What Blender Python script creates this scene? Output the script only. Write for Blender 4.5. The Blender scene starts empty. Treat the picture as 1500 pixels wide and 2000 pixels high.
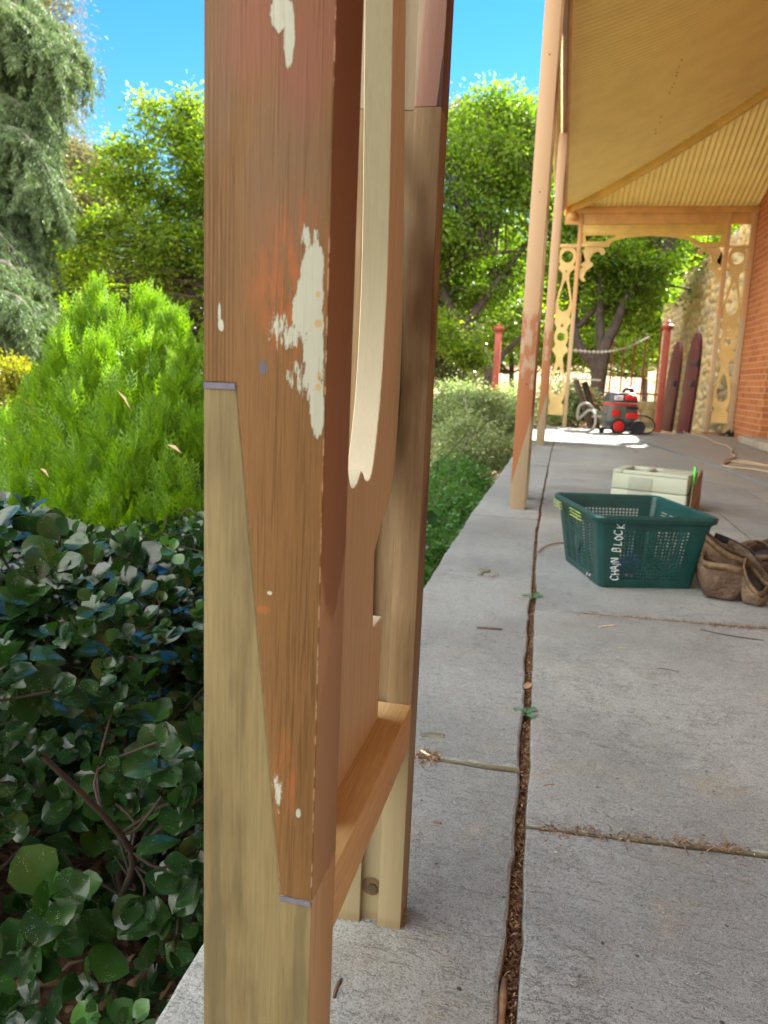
import bpy, bmesh, math, random
import numpy as np
from mathutils import Vector, Matrix
R = math.radians
# ---------------------------------------------------------------- camera
SC = bpy.context.scene
COL = SC.collection
EYE = np.array([0.0, 0.0, 0.70])
def cam_axes(pitch=10.0, roll=2.4, yaw=12.45):
    p, r, s = R(pitch), R(roll), R(yaw)
    f = np.array([-math.sin(s)*math.cos(p), math.cos(s)*math.cos(p), -math.sin(p)])
    a = np.array([math.cos(s), math.sin(s), 0.0]); u = np.cross(a, f)
    a2 = math.cos(r)*a + math.sin(r)*u
    return f, a2, np.cross(a2, f)
FW, RT, UP = cam_axes()
cd = bpy.data.cameras.new("camera"); cam = bpy.data.objects.new("camera", cd); COL.objects.link(cam)
cam.matrix_world = Matrix(((RT[0], UP[0], -FW[0], EYE[0]), (RT[1], UP[1], -FW[1], EYE[1]), (RT[2], UP[2], -FW[2], EYE[2]), (0, 0, 0, 1)))
cd.sensor_width = 36; cd.sensor_fit = 'AUTO'; cd.lens = 27.0
cd.clip_start = 0.02; cd.clip_end = 600
cd.dof.use_dof = True; cd.dof.focus_distance = 0.85; cd.dof.aperture_fstop = 11.0
SC.camera = cam
# ---------------------------------------------------------------- light
SUN_AZ, SUN_EL = 24.0, 40.0          # azimuth clockwise from +Y (along the verandah)
W = bpy.data.worlds.new("World"); SC.world = W; W.use_nodes = True
wn = W.node_tree.nodes; wl = W.node_tree.links
bg = wn['Background']; sky = wn.new('ShaderNodeTexSky'); sky.sky_type = 'NISHITA'; sky.sun_disc = False
sky.sun_elevation = R(SUN_EL); sky.sun_rotation = R(SUN_AZ); sky.air_density = 1.0; sky.dust_density = 0.0; sky.ozone_density = 3.5; sky.altitude = 300
hs = wn.new('ShaderNodeHueSaturation'); hs.inputs['Saturation'].default_value = 1.32; wl.new(sky.outputs[0], hs.inputs['Color'])
# unseen white cloud added behind the camera as fill light, clear blue ahead
FILL_CLOUD = 21.0
def wnode(t_, **k):
    n_ = wn.new('ShaderNode'+t_)
    for a_, b_ in k.items(): setattr(n_, a_, b_)
    return n_
wt = wnode('TexCoord'); ws_ = wnode('SeparateXYZ'); wl.new(wt.outputs['Generated'], ws_.inputs[0])
nzc = wnode('TexNoise'); nzc.inputs['Scale'].default_value = 2.4; nzc.inputs['Detail'].default_value = 8; nzc.inputs['Roughness'].default_value = .58; wl.new(wt.outputs['Generated'], nzc.inputs['Vector'])
def wmap(src, a_, b_):
    n_ = wnode('MapRange', interpolation_type='SMOOTHSTEP'); wl.new(src, n_.inputs[0]); n_.inputs[1].default_value = a_; n_.inputs[2].default_value = b_; return n_.outputs[0]
def wmath(op, a_, b_):
    n_ = wnode('Math', operation=op)
    for i_, q_ in ((0, a_), (1, b_)):
        if isinstance(q_, (int, float)): n_.inputs[i_].default_value = q_
        else: wl.new(q_, n_.inputs[i_])
    return n_.outputs[0]
behind = wmap(ws_.outputs[1], .38, .0); fill_cover = wmath('MULTIPLY', behind, wmap(nzc.outputs[0], .36, .50))
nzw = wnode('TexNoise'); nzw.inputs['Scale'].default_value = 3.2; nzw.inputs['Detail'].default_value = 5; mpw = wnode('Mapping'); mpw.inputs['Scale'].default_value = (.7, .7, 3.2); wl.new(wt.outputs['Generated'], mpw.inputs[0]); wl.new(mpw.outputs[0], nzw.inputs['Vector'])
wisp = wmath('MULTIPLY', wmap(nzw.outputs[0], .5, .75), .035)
cm = wnode('Mix', data_type='RGBA'); wl.new(wmath('MAXIMUM', fill_cover, wisp), cm.inputs[0]); wl.new(hs.outputs[0], cm.inputs[6]); cm.inputs[7].default_value = (FILL_CLOUD, FILL_CLOUD*.975, FILL_CLOUD*.93, 1)
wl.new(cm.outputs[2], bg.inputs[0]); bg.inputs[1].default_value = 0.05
sl = bpy.data.lights.new("sun", 'SUN'); sl.energy = 5.0; sl.angle = R(0.5); sl.color = (1.0, 0.95, 0.86)
so = bpy.data.objects.new("sun", sl); COL.objects.link(so)
sd = Vector((math.sin(R(SUN_AZ))*math.cos(R(SUN_EL)), math.cos(R(SUN_AZ))*math.cos(R(SUN_EL)), math.sin(R(SUN_EL))))
so.rotation_euler = sd.to_track_quat('Z', 'Y').to_euler(); so.location = (6, 12, 12)
vs = SC.view_settings; vs.view_transform = 'Standard'; vs.look = 'None'; vs.gamma = 1; vs.exposure = 2.58; vs.use_curve_mapping = False
SC.cycles.max_bounces = 8; SC.cycles.diffuse_bounces = 5; SC.cycles.transparent_max_bounces = 8
# ---------------------------------------------------------------- where a spot of the place is
def ray(x, y): return FW + RT*(x-750.0)/1500.0 - UP*(y-1000.0)/1500.0
def atY(x, y, Y):
    d = ray(x, y); return EYE + d*(Y/d[1])
def atX(x, y, X):
    d = ray(x, y); return EYE + d*(X/d[0])
def atZ(x, y, z=0.0):
    d = ray(x, y); return EYE + d*((z-EYE[2])/d[2])
# ---------------------------------------------------------------- objects
def tag(o, label=None, cat=None, group=None, kind=None):
    if label: o['label'] = label
    if cat: o['category'] = cat
    if group: o['group'] = group
    if kind: o['kind'] = kind
    return o
def thing(name, loc, label, cat, rz=0.0, group=None):
    o = bpy.data.objects.new(name, None); COL.objects.link(o); o.location = loc; o.rotation_euler = (0, 0, rz); o.empty_display_size = .1
    return tag(o, label, cat, group)
def link(name, me, mat, parent=None, loc=None, smooth=False):
    o = bpy.data.objects.new(name, me); COL.objects.link(o)
    if mat is not None:
        for m in (mat if isinstance(mat, (list, tuple)) else [mat]): me.materials.append(m)
    if parent is not None: o.parent = parent
    if loc is not None: o.location = loc
    if smooth: me.polygons.foreach_set('use_smooth', [True]*len(me.polygons))
    return o
def fastmesh(name, V, Fc, mid=None):
    """V (n,3), Fc (m,k) with equal k"""
    me = bpy.data.meshes.new(name); V = np.asarray(V, np.float32); Fc = np.asarray(Fc, np.int32); k = Fc.shape[1]
    me.vertices.add(len(V)); me.vertices.foreach_set('co', V.ravel())
    me.loops.add(Fc.size); me.loops.foreach_set('vertex_index', Fc.ravel())
    me.polygons.add(len(Fc)); me.polygons.foreach_set('loop_start', np.arange(0, Fc.size, k, dtype=np.int32))
    me.polygons.foreach_set('loop_total', np.full(len(Fc), k, np.int32))
    if mid is not None: me.polygons.foreach_set('material_index', np.asarray(mid, np.int32))
    me.update(calc_edges=True); return me
class MB:
    def __init__(s, off=(0, 0, 0)): s.v = []; s.f = []; s.o = np.array(off, float)
    def add(s, vs_, fs): n = len(s.v); s.v += [tuple(np.array(p, float)-s.o) for p in vs_]; s.f += [tuple(i+n for i in q) for q in fs]; return s
    def box(s, x0, x1, y0, y1, z0, z1, rz=0, c=None):
        v = [(x, y, z) for z in (z0, z1) for y in (y0, y1) for x in (x0, x1)]
        if rz:
            cx, cy = c or ((x0+x1)/2, (y0+y1)/2); ca, sa = math.cos(rz), math.sin(rz)
            v = [(cx+(x-cx)*ca-(y-cy)*sa, cy+(x-cx)*sa+(y-cy)*ca, z) for x, y, z in v]
        return s.add(v, [(0, 2, 3, 1), (4, 5, 7, 6), (0, 1, 5, 4), (2, 6, 7, 3), (0, 4, 6, 2), (1, 3, 7, 5)])
    def prism(s, poly, axis, a, b):
        """poly list of 2-D points, extruded along axis from a to b. axis 'y': pts are (x,z); 'x': (y,z); 'z': (x,y)"""
        P = {'y': lambda p, t: (p[0], t, p[1]), 'x': lambda p, t: (t, p[0], p[1]), 'z': lambda p, t: (p[0], p[1], t)}[axis]
        n = len(poly); v = [P(p, a) for p in poly]+[P(p, b) for p in poly]
        f = [tuple(range(n)), tuple(range(2*n-1, n-1, -1))]+[(i, i+n, (i+1) % n+n, (i+1) % n) for i in range(n)]
        return s.add(v, f)
    def tube(s, pts, r, n=8, cap=True, flat=1.0):
        pts = [Vector([float(q) for q in p]) for p in pts]; m = len(pts); rr = r if isinstance(r, (list, tuple, np.ndarray)) else [r]*m
        v = []; up = Vector((0, 0, 1)); side = None
        for i, p in enumerate(pts):
            t = (pts[min(i+1, m-1)]-pts[max(i-1, 0)])
            if t.length < 1e-9: t = Vector((0, 0, 1))
            t.normalize()
            if side is None:
                side = t.cross(up)
                if side.length < .05: side = t.cross(Vector((1, 0, 0)))
            side = side-t*side.dot(t)
            if side.length < 1e-6: side = t.orthogonal()
            side.normalize(); b = t.cross(side)
            for k in range(n):
                a = 2*math.pi*k/n; v.append(p+side*math.cos(a)*rr[i]+b*math.sin(a)*rr[i]*flat)
        f = [(i*n+k, i*n+(k+1) % n, (i+1)*n+(k+1) % n, (i+1)*n+k) for i in range(m-1) for k in range(n)]
        if cap: f += [tuple(range(n-1, -1, -1)), tuple((m-1)*n+k for k in range(n))]
        return s.add(v, f)
    def lathe(s, c, prof, n=20, axis='z'):
        v = []
        for r, t in prof:
            for k in range(n):
                a = 2*math.pi*k/n; p = (r*math.cos(a), r*math.sin(a), t)
                if axis == 'x': p = (p[2], p[0], p[1])
                if axis == 'y': p = (p[0], p[2], p[1])
                v.append((c[0]+p[0], c[1]+p[1], c[2]+p[2]))
        m = len(prof)
        f = [(i*n+k, i*n+(k+1) % n, (i+1)*n+(k+1) % n, (i+1)*n+k) for i in range(m-1) for k in range(n)]
        f += [tuple(range(n-1, -1, -1)), tuple((m-1)*n+k for k in range(n))]
        return s.add(v, f)
    def build(s, name, mat, parent=None, bevel=0, smooth=False, seg=2, loc=None, jit=0, sub=0):
        me = bpy.data.meshes.new(name); me.from_pydata([tuple(p) for p in s.v], [], s.f); me.validate()
        bm = bmesh.new(); bm.from_mesh(me)
        bmesh.ops.recalc_face_normals(bm, faces=bm.faces)
        if bevel: bmesh.ops.bevel(bm, geom=[e for e in bm.edges if len(e.link_faces) == 2 and e.calc_face_angle(0) > .5], offset=bevel, segments=seg, affect='EDGES', profile=.5)
        if sub: bmesh.ops.subdivide_edges(bm, edges=bm.edges, cuts=sub, use_grid_fill=True)
        if jit:
            rr = random.Random(3)
            for q in bm.verts: q.co += Vector((rr.gauss(0, jit), rr.gauss(0, jit), rr.gauss(0, jit)))
        bm.to_mesh(me); bm.free()
        if smooth: me.polygons.foreach_set('use_smooth', [True]*len(me.polygons))
        o = link(name, me, mat, parent, loc)
        if bevel and not smooth:
            me.polygons.foreach_set('use_smooth', [True]*len(me.polygons))
            try: me.set_sharp_from_angle(angle=R(40))
            except Exception: pass
        return o
def fret(name, outlines, depth, to3, mat, parent):
    """2-D outline with holes -> solid board. to3 maps (u, v, w) to local 3-D."""
    cu = bpy.data.curves.new(name, 'CURVE'); cu.dimensions = '2D'; cu.fill_mode = 'BOTH'; cu.extrude = depth/2; cu.bevel_depth = .0008; cu.bevel_resolution = 0
    for pl in outlines:
        sp = cu.splines.new('POLY'); sp.points.add(len(pl)-1); sp.use_cyclic_u = True
        for i, p in enumerate(pl): sp.points[i].co = (p[0], p[1], 0, 1)
    tmp = bpy.data.objects.new(name, cu); COL.objects.link(tmp)
    dg = bpy.context.evaluated_depsgraph_get(); me = bpy.data.meshes.new_from_object(tmp.evaluated_get(dg)); bpy.data.objects.remove(tmp); bpy.data.curves.remove(cu)
    for q in me.vertices: q.co = to3(*q.co)
    me.update(); bm = bmesh.new(); bm.from_mesh(me); bmesh.ops.remove_doubles(bm, verts=bm.verts, dist=1e-6); bmesh.ops.recalc_face_normals(bm, faces=bm.faces); bm.to_mesh(me); bm.free()
    me.materials.clear(); me.polygons.foreach_set('use_smooth', [True]*len(me.polygons)); me.set_sharp_from_angle(angle=R(28))
    return link(name, me, mat, parent)
def ring(cx, cy, r, n=28, ry=None): return [(cx+r*math.cos(2*math.pi*k/n), cy+(ry or r)*math.sin(2*math.pi*k/n)) for k in range(n)]
def smoothpoly(pts, it=2):
    for _ in range(it):
        q = []
        for i, p in enumerate(pts):
            n = pts[(i+1) % len(pts)]; q += [(.75*p[0]+.25*n[0], .75*p[1]+.25*n[1]), (.25*p[0]+.75*n[0], .25*p[1]+.75*n[1])]
        pts = q
    return pts
def spline(pts, n=6):
    pts = [np.array(p, float) for p in pts]; out = []
    for i in range(len(pts)-1):
        p0, p1, p2, p3 = pts[max(i-1, 0)], pts[i], pts[i+1], pts[min(i+2, len(pts)-1)]
        for k in range(n):
            t = k/n; out.append(.5*((2*p1)+(-p0+p2)*t+(2*p0-5*p1+4*p2-p3)*t*t+(-p0+3*p1-3*p2+p3)*t**3))
    return out+[pts[-1]]
# ---------------------------------------------------------------- materials
class NT:
    def __init__(s, name):
        s.m = bpy.data.materials.new(name); s.m.use_nodes = True; s.t = s.m.node_tree; s.b = s.t.nodes['Principled BSDF']; s.out = s.t.nodes['Material Output']; s._c = None
    def n(s, typ, ins=None, **kw):
        nd = s.t.nodes.new('ShaderNode'+typ)
        for k, v in kw.items(): setattr(nd, k, v)
        for k, v in (ins or {}).items(): s.set(nd, k, v)
        return nd
    def set(s, nd, k, v):
        i = nd.inputs[k]
        if isinstance(v, bpy.types.NodeSocket): s.t.links.new(v, i)
        elif isinstance(v, bpy.types.Node): s.t.links.new(v.outputs[0], i)
        elif isinstance(v, (tuple, list)) and len(v) == 3 and i.type == 'RGBA': i.default_value = (*v, 1)
        else: i.default_value = v
    @property
    def co(s):
        if s._c is None: s._c = s.n('TexCoord').outputs['Object']
        return s._c
    def mapv(s, scale=(1, 1, 1), loc=(0, 0, 0), rot=(0, 0, 0), src=None): return s.n('Mapping', {'Vector': src or s.co, 'Scale': scale, 'Location': loc, 'Rotation': rot}).outputs[0]
    def noise(s, scale=5, detail=4, rough=.5, vec=None, dist=0): return s.n('TexNoise', {'Vector': vec or s.co, 'Scale': scale, 'Detail': detail, 'Roughness': rough, 'Distortion': dist}).outputs[0]
    def vor(s, scale=5, feat='F1', vec=None, out=0): return s.n('TexVoronoi', {'Vector': vec or s.co, 'Scale': scale}, feature=feat).outputs[out]
    def math(s, op, a, b=0.0, c=None, clamp=False):
        d = {0: a, 1: b}
        if c is not None: d[2] = c
        return s.n('Math', d, operation=op, use_clamp=clamp).outputs[0]
    def ramp(s, fac, stops, interp='LINEAR'):
        nd = s.n('ValToRGB', {'Fac': fac}); cr = nd.color_ramp; cr.interpolation = interp
        while len(cr.elements) < len(stops): cr.elements.new(.5)
        for e, (p, c) in zip(cr.elements, stops): e.position = p; e.color = (*c, 1) if isinstance(c, (tuple, list)) else (c, c, c, 1)
        return nd.outputs[0]
    def step(s, v, a, b): return s.n('MapRange', {0: v, 1: a, 2: b, 3: 0.0, 4: 1.0}, interpolation_type='SMOOTHSTEP').outputs[0]
    def mix(s, f, a, b, mode='MIX'):
        nd = s.t.nodes.new('ShaderNodeMix'); nd.data_type = 'RGBA'; nd.blend_type = mode; nd.clamp_factor = True
        for k, v in ((0, f), (6, a), (7, b)):
            i = nd.inputs[k]
            if isinstance(v, bpy.types.NodeSocket): s.t.links.new(v, i)
            elif k == 0: i.default_value = v
            else: i.default_value = (*v, 1) if not isinstance(v, float) else (v, v, v, 1)
        return nd.outputs[2]
    def sep(s, vec=None): return s.n('SeparateXYZ', {0: vec or s.co}).outputs
    def bump(s, h, strength=.3, dist=.01, nrm=None):
        d = {'Height': h, 'Strength': strength, 'Distance': dist}
        if nrm is not None: d['Normal'] = nrm
        return s.n('Bump', d).outputs[0]
    def done(s, col=None, rough=None, nrm=None, spec=None, **kw):
        if col is not None: s.set(s.b, 'Base Color', col)
        if rough is not None: s.set(s.b, 'Roughness', rough)
        if nrm is not None: s.set(s.b, 'Normal', nrm)
        if spec is not None: s.set(s.b, 'Specular IOR Level', spec)
        for k, v in kw.items(): s.set(s.b, k, v)
        return s.m
def wood(name, c1, c2, c3=None, axis='z', fine=1.0, rough=.6, stain=.3, cols3=None, seed=0.0, wav=.5, bumps=.25):
    """timber with long grain: early/late wood lines, blotchy stain, fine fibres"""
    t = NT(name); sc = {'z': (1, 1, .035), 'y': (1, .035, 1), 'x': (.035, 1, 1)}[axis]
    v0 = t.mapv(scale=sc, loc=(seed, seed*1.7, seed*.3))
    warp = t.noise(3, 2, vec=t.mapv(scale=(1, 1, .6), loc=(seed*3, 0, seed)))
    curl = t.n('VectorMath', {0: t.mapv(scale=sc, loc=(seed*.1, 0, 0)), 1: t.n('VectorMath', {0: t.n('TexNoise', {'Vector': t.mapv(scale=(1, 1, .5), loc=(seed, 0, seed)), 'Scale': 4.0, 'Detail': 2.0}).outputs[1], 1: (.006, .006, .0)}, operation='MULTIPLY').outputs[0]}, operation='ADD').outputs[0]
    l1 = t.noise(430*fine, 1.5, .5, vec=curl); l2 = t.noise(150*fine, 2, .5, vec=curl); lines = t.math('ADD', t.math('MULTIPLY', t.step(l1, .46, .62), t.step(l2, .38, .58)), 0.0)
    fib = t.noise(900*fine, 3, .7, vec=v0); mid = t.noise(110*fine, 4, .6, vec=v0)
    blotch = t.noise(9, 4, .6, vec=t.mapv(scale=(1, 1, .45), loc=(seed, 2, 1)))
    base = t.mix(t.math('MULTIPLY', lines, wav), c1, c2)
    base = t.mix(t.math('MULTIPLY', t.step(mid, .5, .8), .45), base, c2)
    base = t.mix(t.math('MULTIPLY', t.step(blotch, .48, .72), stain), base, c3 or tuple(x*.6 for x in c1))
    base = t.mix(.34, base, t.ramp(fib, [(.3, tuple(x*.55 for x in c1)), (.7, tuple(min(1, x*1.35) for x in c1))]))
    h = t.math('ADD', t.math('MULTIPLY', fib, .5), t.math('MULTIPLY', lines, .35)); h = t.math('ADD', h, t.math('MULTIPLY', mid, .4))
    t.lastbase = base; t.h = h; t.lines = lines
    t.done(base, rough, t.bump(h, bumps, .0012), .1)
    return t
def plain(name, col, rough=.5, var=.12, scale=8, bump=.1, bd=.002, metal=0, spec=.4, fine=None):
    t = NT(name); nz = t.noise(scale, 5, .6)
    c = t.mix(t.step(nz, .3, .7), tuple(x*(1-var) for x in col), tuple(min(1, x*(1+var)) for x in col))
    nr = t.bump(t.noise(fine or scale*12, 4, .65), bump, bd) if bump else None
    return t.done(c, t.math('ADD', rough-.08, t.math('MULTIPLY', nz, .16)), nr, spec, **{'Metallic': metal})
def leafmat(name, cols, trans=.45, rough=.5, spec=.3, speck=0, tcol=None, vscale=.6, back=None):
    """cols: list of colours spread over the leaves one by one; light passes through"""
    t = NT(name); g = t.n('NewGeometry'); rnd = g.outputs['Random Per Island']
    stops = [(i/(max(1, len(cols)-1)), c) for i, c in enumerate(cols)]
    c = t.ramp(rnd, stops); big = t.noise(vscale, 3, .5)
    c = t.mix(t.math('MULTIPLY', t.step(big, .4, .68), .6), c, t.mix(.5, c, cols[-1]))
    if speck:
        sp = t.vor(420, 'F1'); c = t.mix(t.math('MULTIPLY', t.math('LESS_THAN', sp, .24), t.step(t.noise(60, 2), .54, .64)), c, (.22, .25, .20))
    t.done(c, rough, None, spec)
    tr = t.n('BsdfTranslucent', {'Color': t.mix(1.0, c, tcol or (1.5, 1.7, .45), 'MULTIPLY')})
    ms = t.n('MixShader', {0: trans}); t.t.links.new(t.b.outputs[0], ms.inputs[1]); t.t.links.new(tr.outputs[0], ms.inputs[2]); t.t.links.new(ms.outputs[0], t.out.inputs[0])
    return t.m
# ================================================================ SETTING
YE = 13.0                                  # far end of the verandah
# ---- terrain
def terrain_z(x, y):
    z = -.52+0*x
    s = lambda v, a, b: np.clip((v-a)/(b-a), 0, 1)**2*(3-2*np.clip((v-a)/(b-a), 0, 1))
    z = z + .36*s(y, 13.5, 16.0)*s(x, -3.0, .5)
    z = z + 3.2*s(y, 22, 75) + .9*s(y, 70, 200)
    z = z + .03*np.sin(x*1.3+y*.7)*np.sin(y*.9-x*.4)*s(np.abs(x)+np.abs(y), 2, 6)
    return z
gx = np.concatenate([np.linspace(-260, -40, 23)[:-1], np.linspace(-40, 40, 161), np.linspace(40, 260, 23)[1:]])
gy = np.concatenate([np.linspace(-60, -10, 11)[:-1], np.linspace(-10, 45, 111), np.linspace(45, 420, 40)[1:]])
X, Y = np.meshgrid(gx, gy); V = np.stack([X.ravel(), Y.ravel(), terrain_z(X, Y).ravel()], 1); nx = len(gx); ny = len(gy)
I = np.arange(nx*ny).reshape(ny, nx); F = np.stack([I[:-1, :-1], I[:-1, 1:], I[1:, 1:], I[1:, :-1]], -1).reshape(-1, 4)
t = NT('earth'); n1 = t.noise(.35, 5, .6); n2 = t.noise(9, 6, .7); n3 = t.vor(38)
c = t.mix(t.step(n1, .4, .62), (.30, .19, .115), (.36, .26, .15)); c = t.mix(t.math('MULTIPLY', t.step(n2, .45, .6), .7), c, (.14, .085, .05))
c = t.mix(t.math('MULTIPLY', t.step(t.noise(.16, 4), .52, .62), .8), c, (.10, .13, .035))
sx_ = t.sep(); mulch_shade = t.math('MULTIPLY', t.step(sx_[0], -6, -3.2), t.step(sx_[1], 12, 9.5)); c = t.mix(mulch_shade, c, t.mix(t.step(n2, .4, .62), (.075, .042, .024), (.030, .018, .012)))  # mulch soil whose dark colour also stands in for shade under the bush
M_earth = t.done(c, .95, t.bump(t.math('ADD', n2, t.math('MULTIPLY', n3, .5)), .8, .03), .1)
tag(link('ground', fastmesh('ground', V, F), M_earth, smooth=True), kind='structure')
# ---- paving
def slab_mat(name, base, warm, seed):
    t = NT(name); big = t.noise(1.7, 5, .6, t.mapv(loc=(seed, seed, 0))); mid = t.noise(7, 6, .65, t.mapv(loc=(0, seed, 1))); vc = t.sep(t.vor(430, 'F1', t.mapv(scale=(1, 1, .3)), 1)); vd = t.sep(t.vor(1100, 'F1', None, 1)); fine = t.math('ADD', t.math('MULTIPLY', vc[0], .62), t.math('MULTIPLY', t.noise(60, 4, .7), .45)); grit = vd[1]
    c = t.mix(t.step(big, .36, .64), tuple(x*.84 for x in base), tuple(x*1.2 for x in base)); c = t.mix(t.math('MULTIPLY', t.step(mid, .54, .72), .6), c, warm)
    lam = t.noise(26, 5, .7, t.mapv(scale=(.8, 2.2, 1), loc=(seed, 0, 0)))
    c = t.mix(t.math('MULTIPLY', t.step(lam, .56, .60), .22), c, tuple(x*.62 for x in base))
    c = t.mix(t.math('MULTIPLY', t.step(lam, .40, .34), .14), c, tuple(x*1.5 for x in base))
    con = t.math('ABSOLUTE', t.math('SUBTRACT', t.noise(5.5, 6, .72, t.mapv(scale=(1, 1.6, 1), loc=(0, seed, 4))), .52)); crk = t.math('MULTIPLY', t.step(con, .011, .004), t.step(t.noise(2.2, 2, .5, t.mapv(loc=(seed, 7, 0))), .46, .56))
    c = t.mix(t.math('MULTIPLY', crk, .8), c, tuple(x*.4 for x in base))
    st = t.step(t.noise(3.1, 5, .6, t.mapv(loc=(seed, 1, 9))), .56, .70); c = t.mix(t.math('MULTIPLY', st, .45), c, tuple(x*.62 for x in warm))
    c = t.mix(t.math('MULTIPLY', t.step(fine, .60, .80), .62), c, tuple(x*.38 for x in base))
    c = t.mix(t.math('MULTIPLY', t.step(grit, .80, .95), .55), c, tuple(min(1, x*1.9) for x in base)); c = t.mix(t.math('MULTIPLY', t.step(vd[0], .85, .97), .6), c, tuple(x*.4 for x in base))
    spots = t.vor(21, 'F1', t.mapv(loc=(seed, 3, 0))); c = t.mix(t.math('MULTIPLY', t.math('LESS_THAN', spots, .06), .8), c, (.03, .028, .025))
    xy = t.sep(); dust = t.math('MULTIPLY', t.math('MULTIPLY', t.step(xy[0], .3, 2.2), t.step(xy[1], 3.5, 8)), t.step(big, .3, .6)); c = t.mix(t.math('MULTIPLY', dust, .65), c, (.27, .185, .115))
    geo = t.n('NewGeometry'); nz = t.sep(geo.outputs['Normal'])[2]
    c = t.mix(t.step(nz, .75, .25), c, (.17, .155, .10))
    h = t.math('ADD', t.math('MULTIPLY', mid, 1.2), t.math('MULTIPLY', fine, -.16)); h = t.math('ADD', h, t.math('MULTIPLY', t.step(lam, .54, .62), .12)); h = t.math('ADD', h, t.math('MULTIPLY', grit, .06))
    return t.done(c, t.math('ADD', .52, t.math('MULTIPLY', big, .25)), t.bump(h, 1.0, .010), .4)
M_slab = [slab_mat('bluestone_a', (.252, .266, .256), (.295, .255, .18), 1.0), slab_mat('bluestone_b', (.266, .276, .258), (.31, .265, .185), 5.0), slab_mat('edging_stone', (.240, .251, .238), (.285, .245, .175), 9.0)]
def slab(mb, poly, z, rnd, jit=.003, bev=.006, thick=.07, step=.03):
    """one flagstone with chipped, slightly wandering edges"""
    pts = []
    n = len(poly)
    for i in range(n):
        a = np.array(poly[i], float); b = np.array(poly[(i+1) % n], float); L = np.linalg.norm(b-a); k = max(2, int(L/step)); d = (b-a)/L; nn = np.array([d[1], -d[0]])
        ph = rnd.random()*9
        for j in range(k):
            s_ = j/k; w = math.sin(math.pi*s_)**.3 if 0 < s_ < 1 else 0
            pts.append(a+(b-a)*s_+nn*(jit*(rnd.gauss(0, .55)+1.6*math.sin(ph+s_*L*7)+.8*math.sin(ph*2+s_*L*23)))*w)
    pts = np.array(pts); m = len(pts); c = pts.mean(0)
    def inset(P, dd):
        T = np.roll(P, -1, 0)-np.roll(P, 1, 0); T /= np.linalg.norm(T, axis=1)[:, None]+1e-9; N = np.stack([-T[:, 1], T[:, 0]], 1)
        if ((c-P)*N).sum() < 0: N = -N
        return P+N*dd
    dz = [rnd.uniform(.6, 1.5) for _ in range(m)]
    r0 = inset(pts, bev); v = [(p[0], p[1], z) for p in r0]+[(p[0], p[1], z-bev*.35*q) for p, q in zip(inset(pts, bev*.3), dz)]+[(p[0], p[1], z-bev*1.3*q) for p, q in zip(pts, dz)]+[(p[0], p[1], z-thick) for p in pts]
    f = [tuple(range(m))]+[(r*m+i, r*m+(i+1) % m, (r+1)*m+(i+1) % m, (r+1)*m+i) for r in range(3) for i in range(m)]
    mb.add(v, f)
rnd = random.Random(5)
XG = lambda y: float(np.interp(y, [-6, .7, 1.1, 1.4, 2.1, 3.5, 4.6, 8.1, 10.2, 13], [-.012, -.003, -.008, -.012, -.028, -.058, -.060, -.05, -.03, -.02]))   # middle of the open joint
XE = lambda y: float(np.interp(y, [-6, .66, 2.6, 4, 5.4, 13], [-.37, -.374, -.405, -.418, -.407, -.40]))
GW = lambda y: float(np.interp(y, [0, .7, 1.1, 1.4, 2.2, 3.3, 4.6, 8, 13], [.010, .0100, .0085, .0085, .008, .006, .005, .004, .004]))
edge_j = [-6, -4.4, -3, -1.7, -.35, 1.325, 2.74, 4.02, 5.25, 6.7, 8.2, 9.8, 11.3, YE+.02]
mb = MB()
for i in range(len(edge_j)-1):
    a, b = edge_j[i]+.004, edge_j[i+1]-.002; sk = .012
    ys = [y for y in np.linspace(a, b, 7)]
    left = [(XE(y), y) for y in ys]; right = [(XG(y)-GW(y), y) for y in ys]
    poly = [(XE(a), a)]+[(XG(y)-GW(y), y+sk*(1-(y-a)/(b-a))) for y in ys]+[(XE(b), b)]
    slab(mb, poly, rnd.uniform(-.002, .002)+(.003 if i == 4 else 0), rnd, jit=.0018, bev=.006, thick=.14, step=.025)
tag(mb.build('verandah_edging', M_slab[2]), kind='structure')
# big flags right of the joint
rows = [-6, -4.2, -2.6, -1.05, 1.155, 2.375, 3.32, 4.62, 5.9, 7.3, 8.6, 10.1, 11.5, YE+.02]
SKEW = .085
mb = MB(); mb2 = MB()
cuts = {3: [2.2], 4: [1.95], 5: [1.5], 6: [.95, 2.05], 7: [1.35], 8: [.9, 1.9], 9: [1.5], 10: [.85, 2.1], 11: [1.3], 12: [.9, 1.8]}
for i in range(len(rows)-1):
    xs = [0]+cuts.get(i, [1.4])+[2.95]
    for j in range(len(xs)-1):
        a, b = rows[i]+.003, rows[i+1]-.003
        f0 = lambda x: SKEW*x*(.9 if i < len(rows)-2 else .9); g0 = (lambda x: SKEW*x*.9) if i < len(rows)-2 else (lambda x: 0)
        x0, x1 = xs[j]+.003, xs[j+1]-.003
        if j == 0: P = [(XG(y)+GW(y), y) for y in np.linspace(a, b, 6)]; P = P[::-1]; poly = P+[(x1, a+f0(x1)), (x1, b+g0(x1))]
        else: poly = [(x0, b+g0(x0)), (x0, a+f0(x0)), (x1, a+f0(x1)), (x1, b+g0(x1))]
        slab(mb if (i+j) % 2 else mb2, poly, rnd.uniform(-.0025, .0025), rnd, jit=.0015, bev=.0035, step=.035)
tag(mb.build('verandah_paving', M_slab[0]), kind='structure'); tag(mb2.build('verandah_paving', M_slab[1]), kind='structure')
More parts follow.
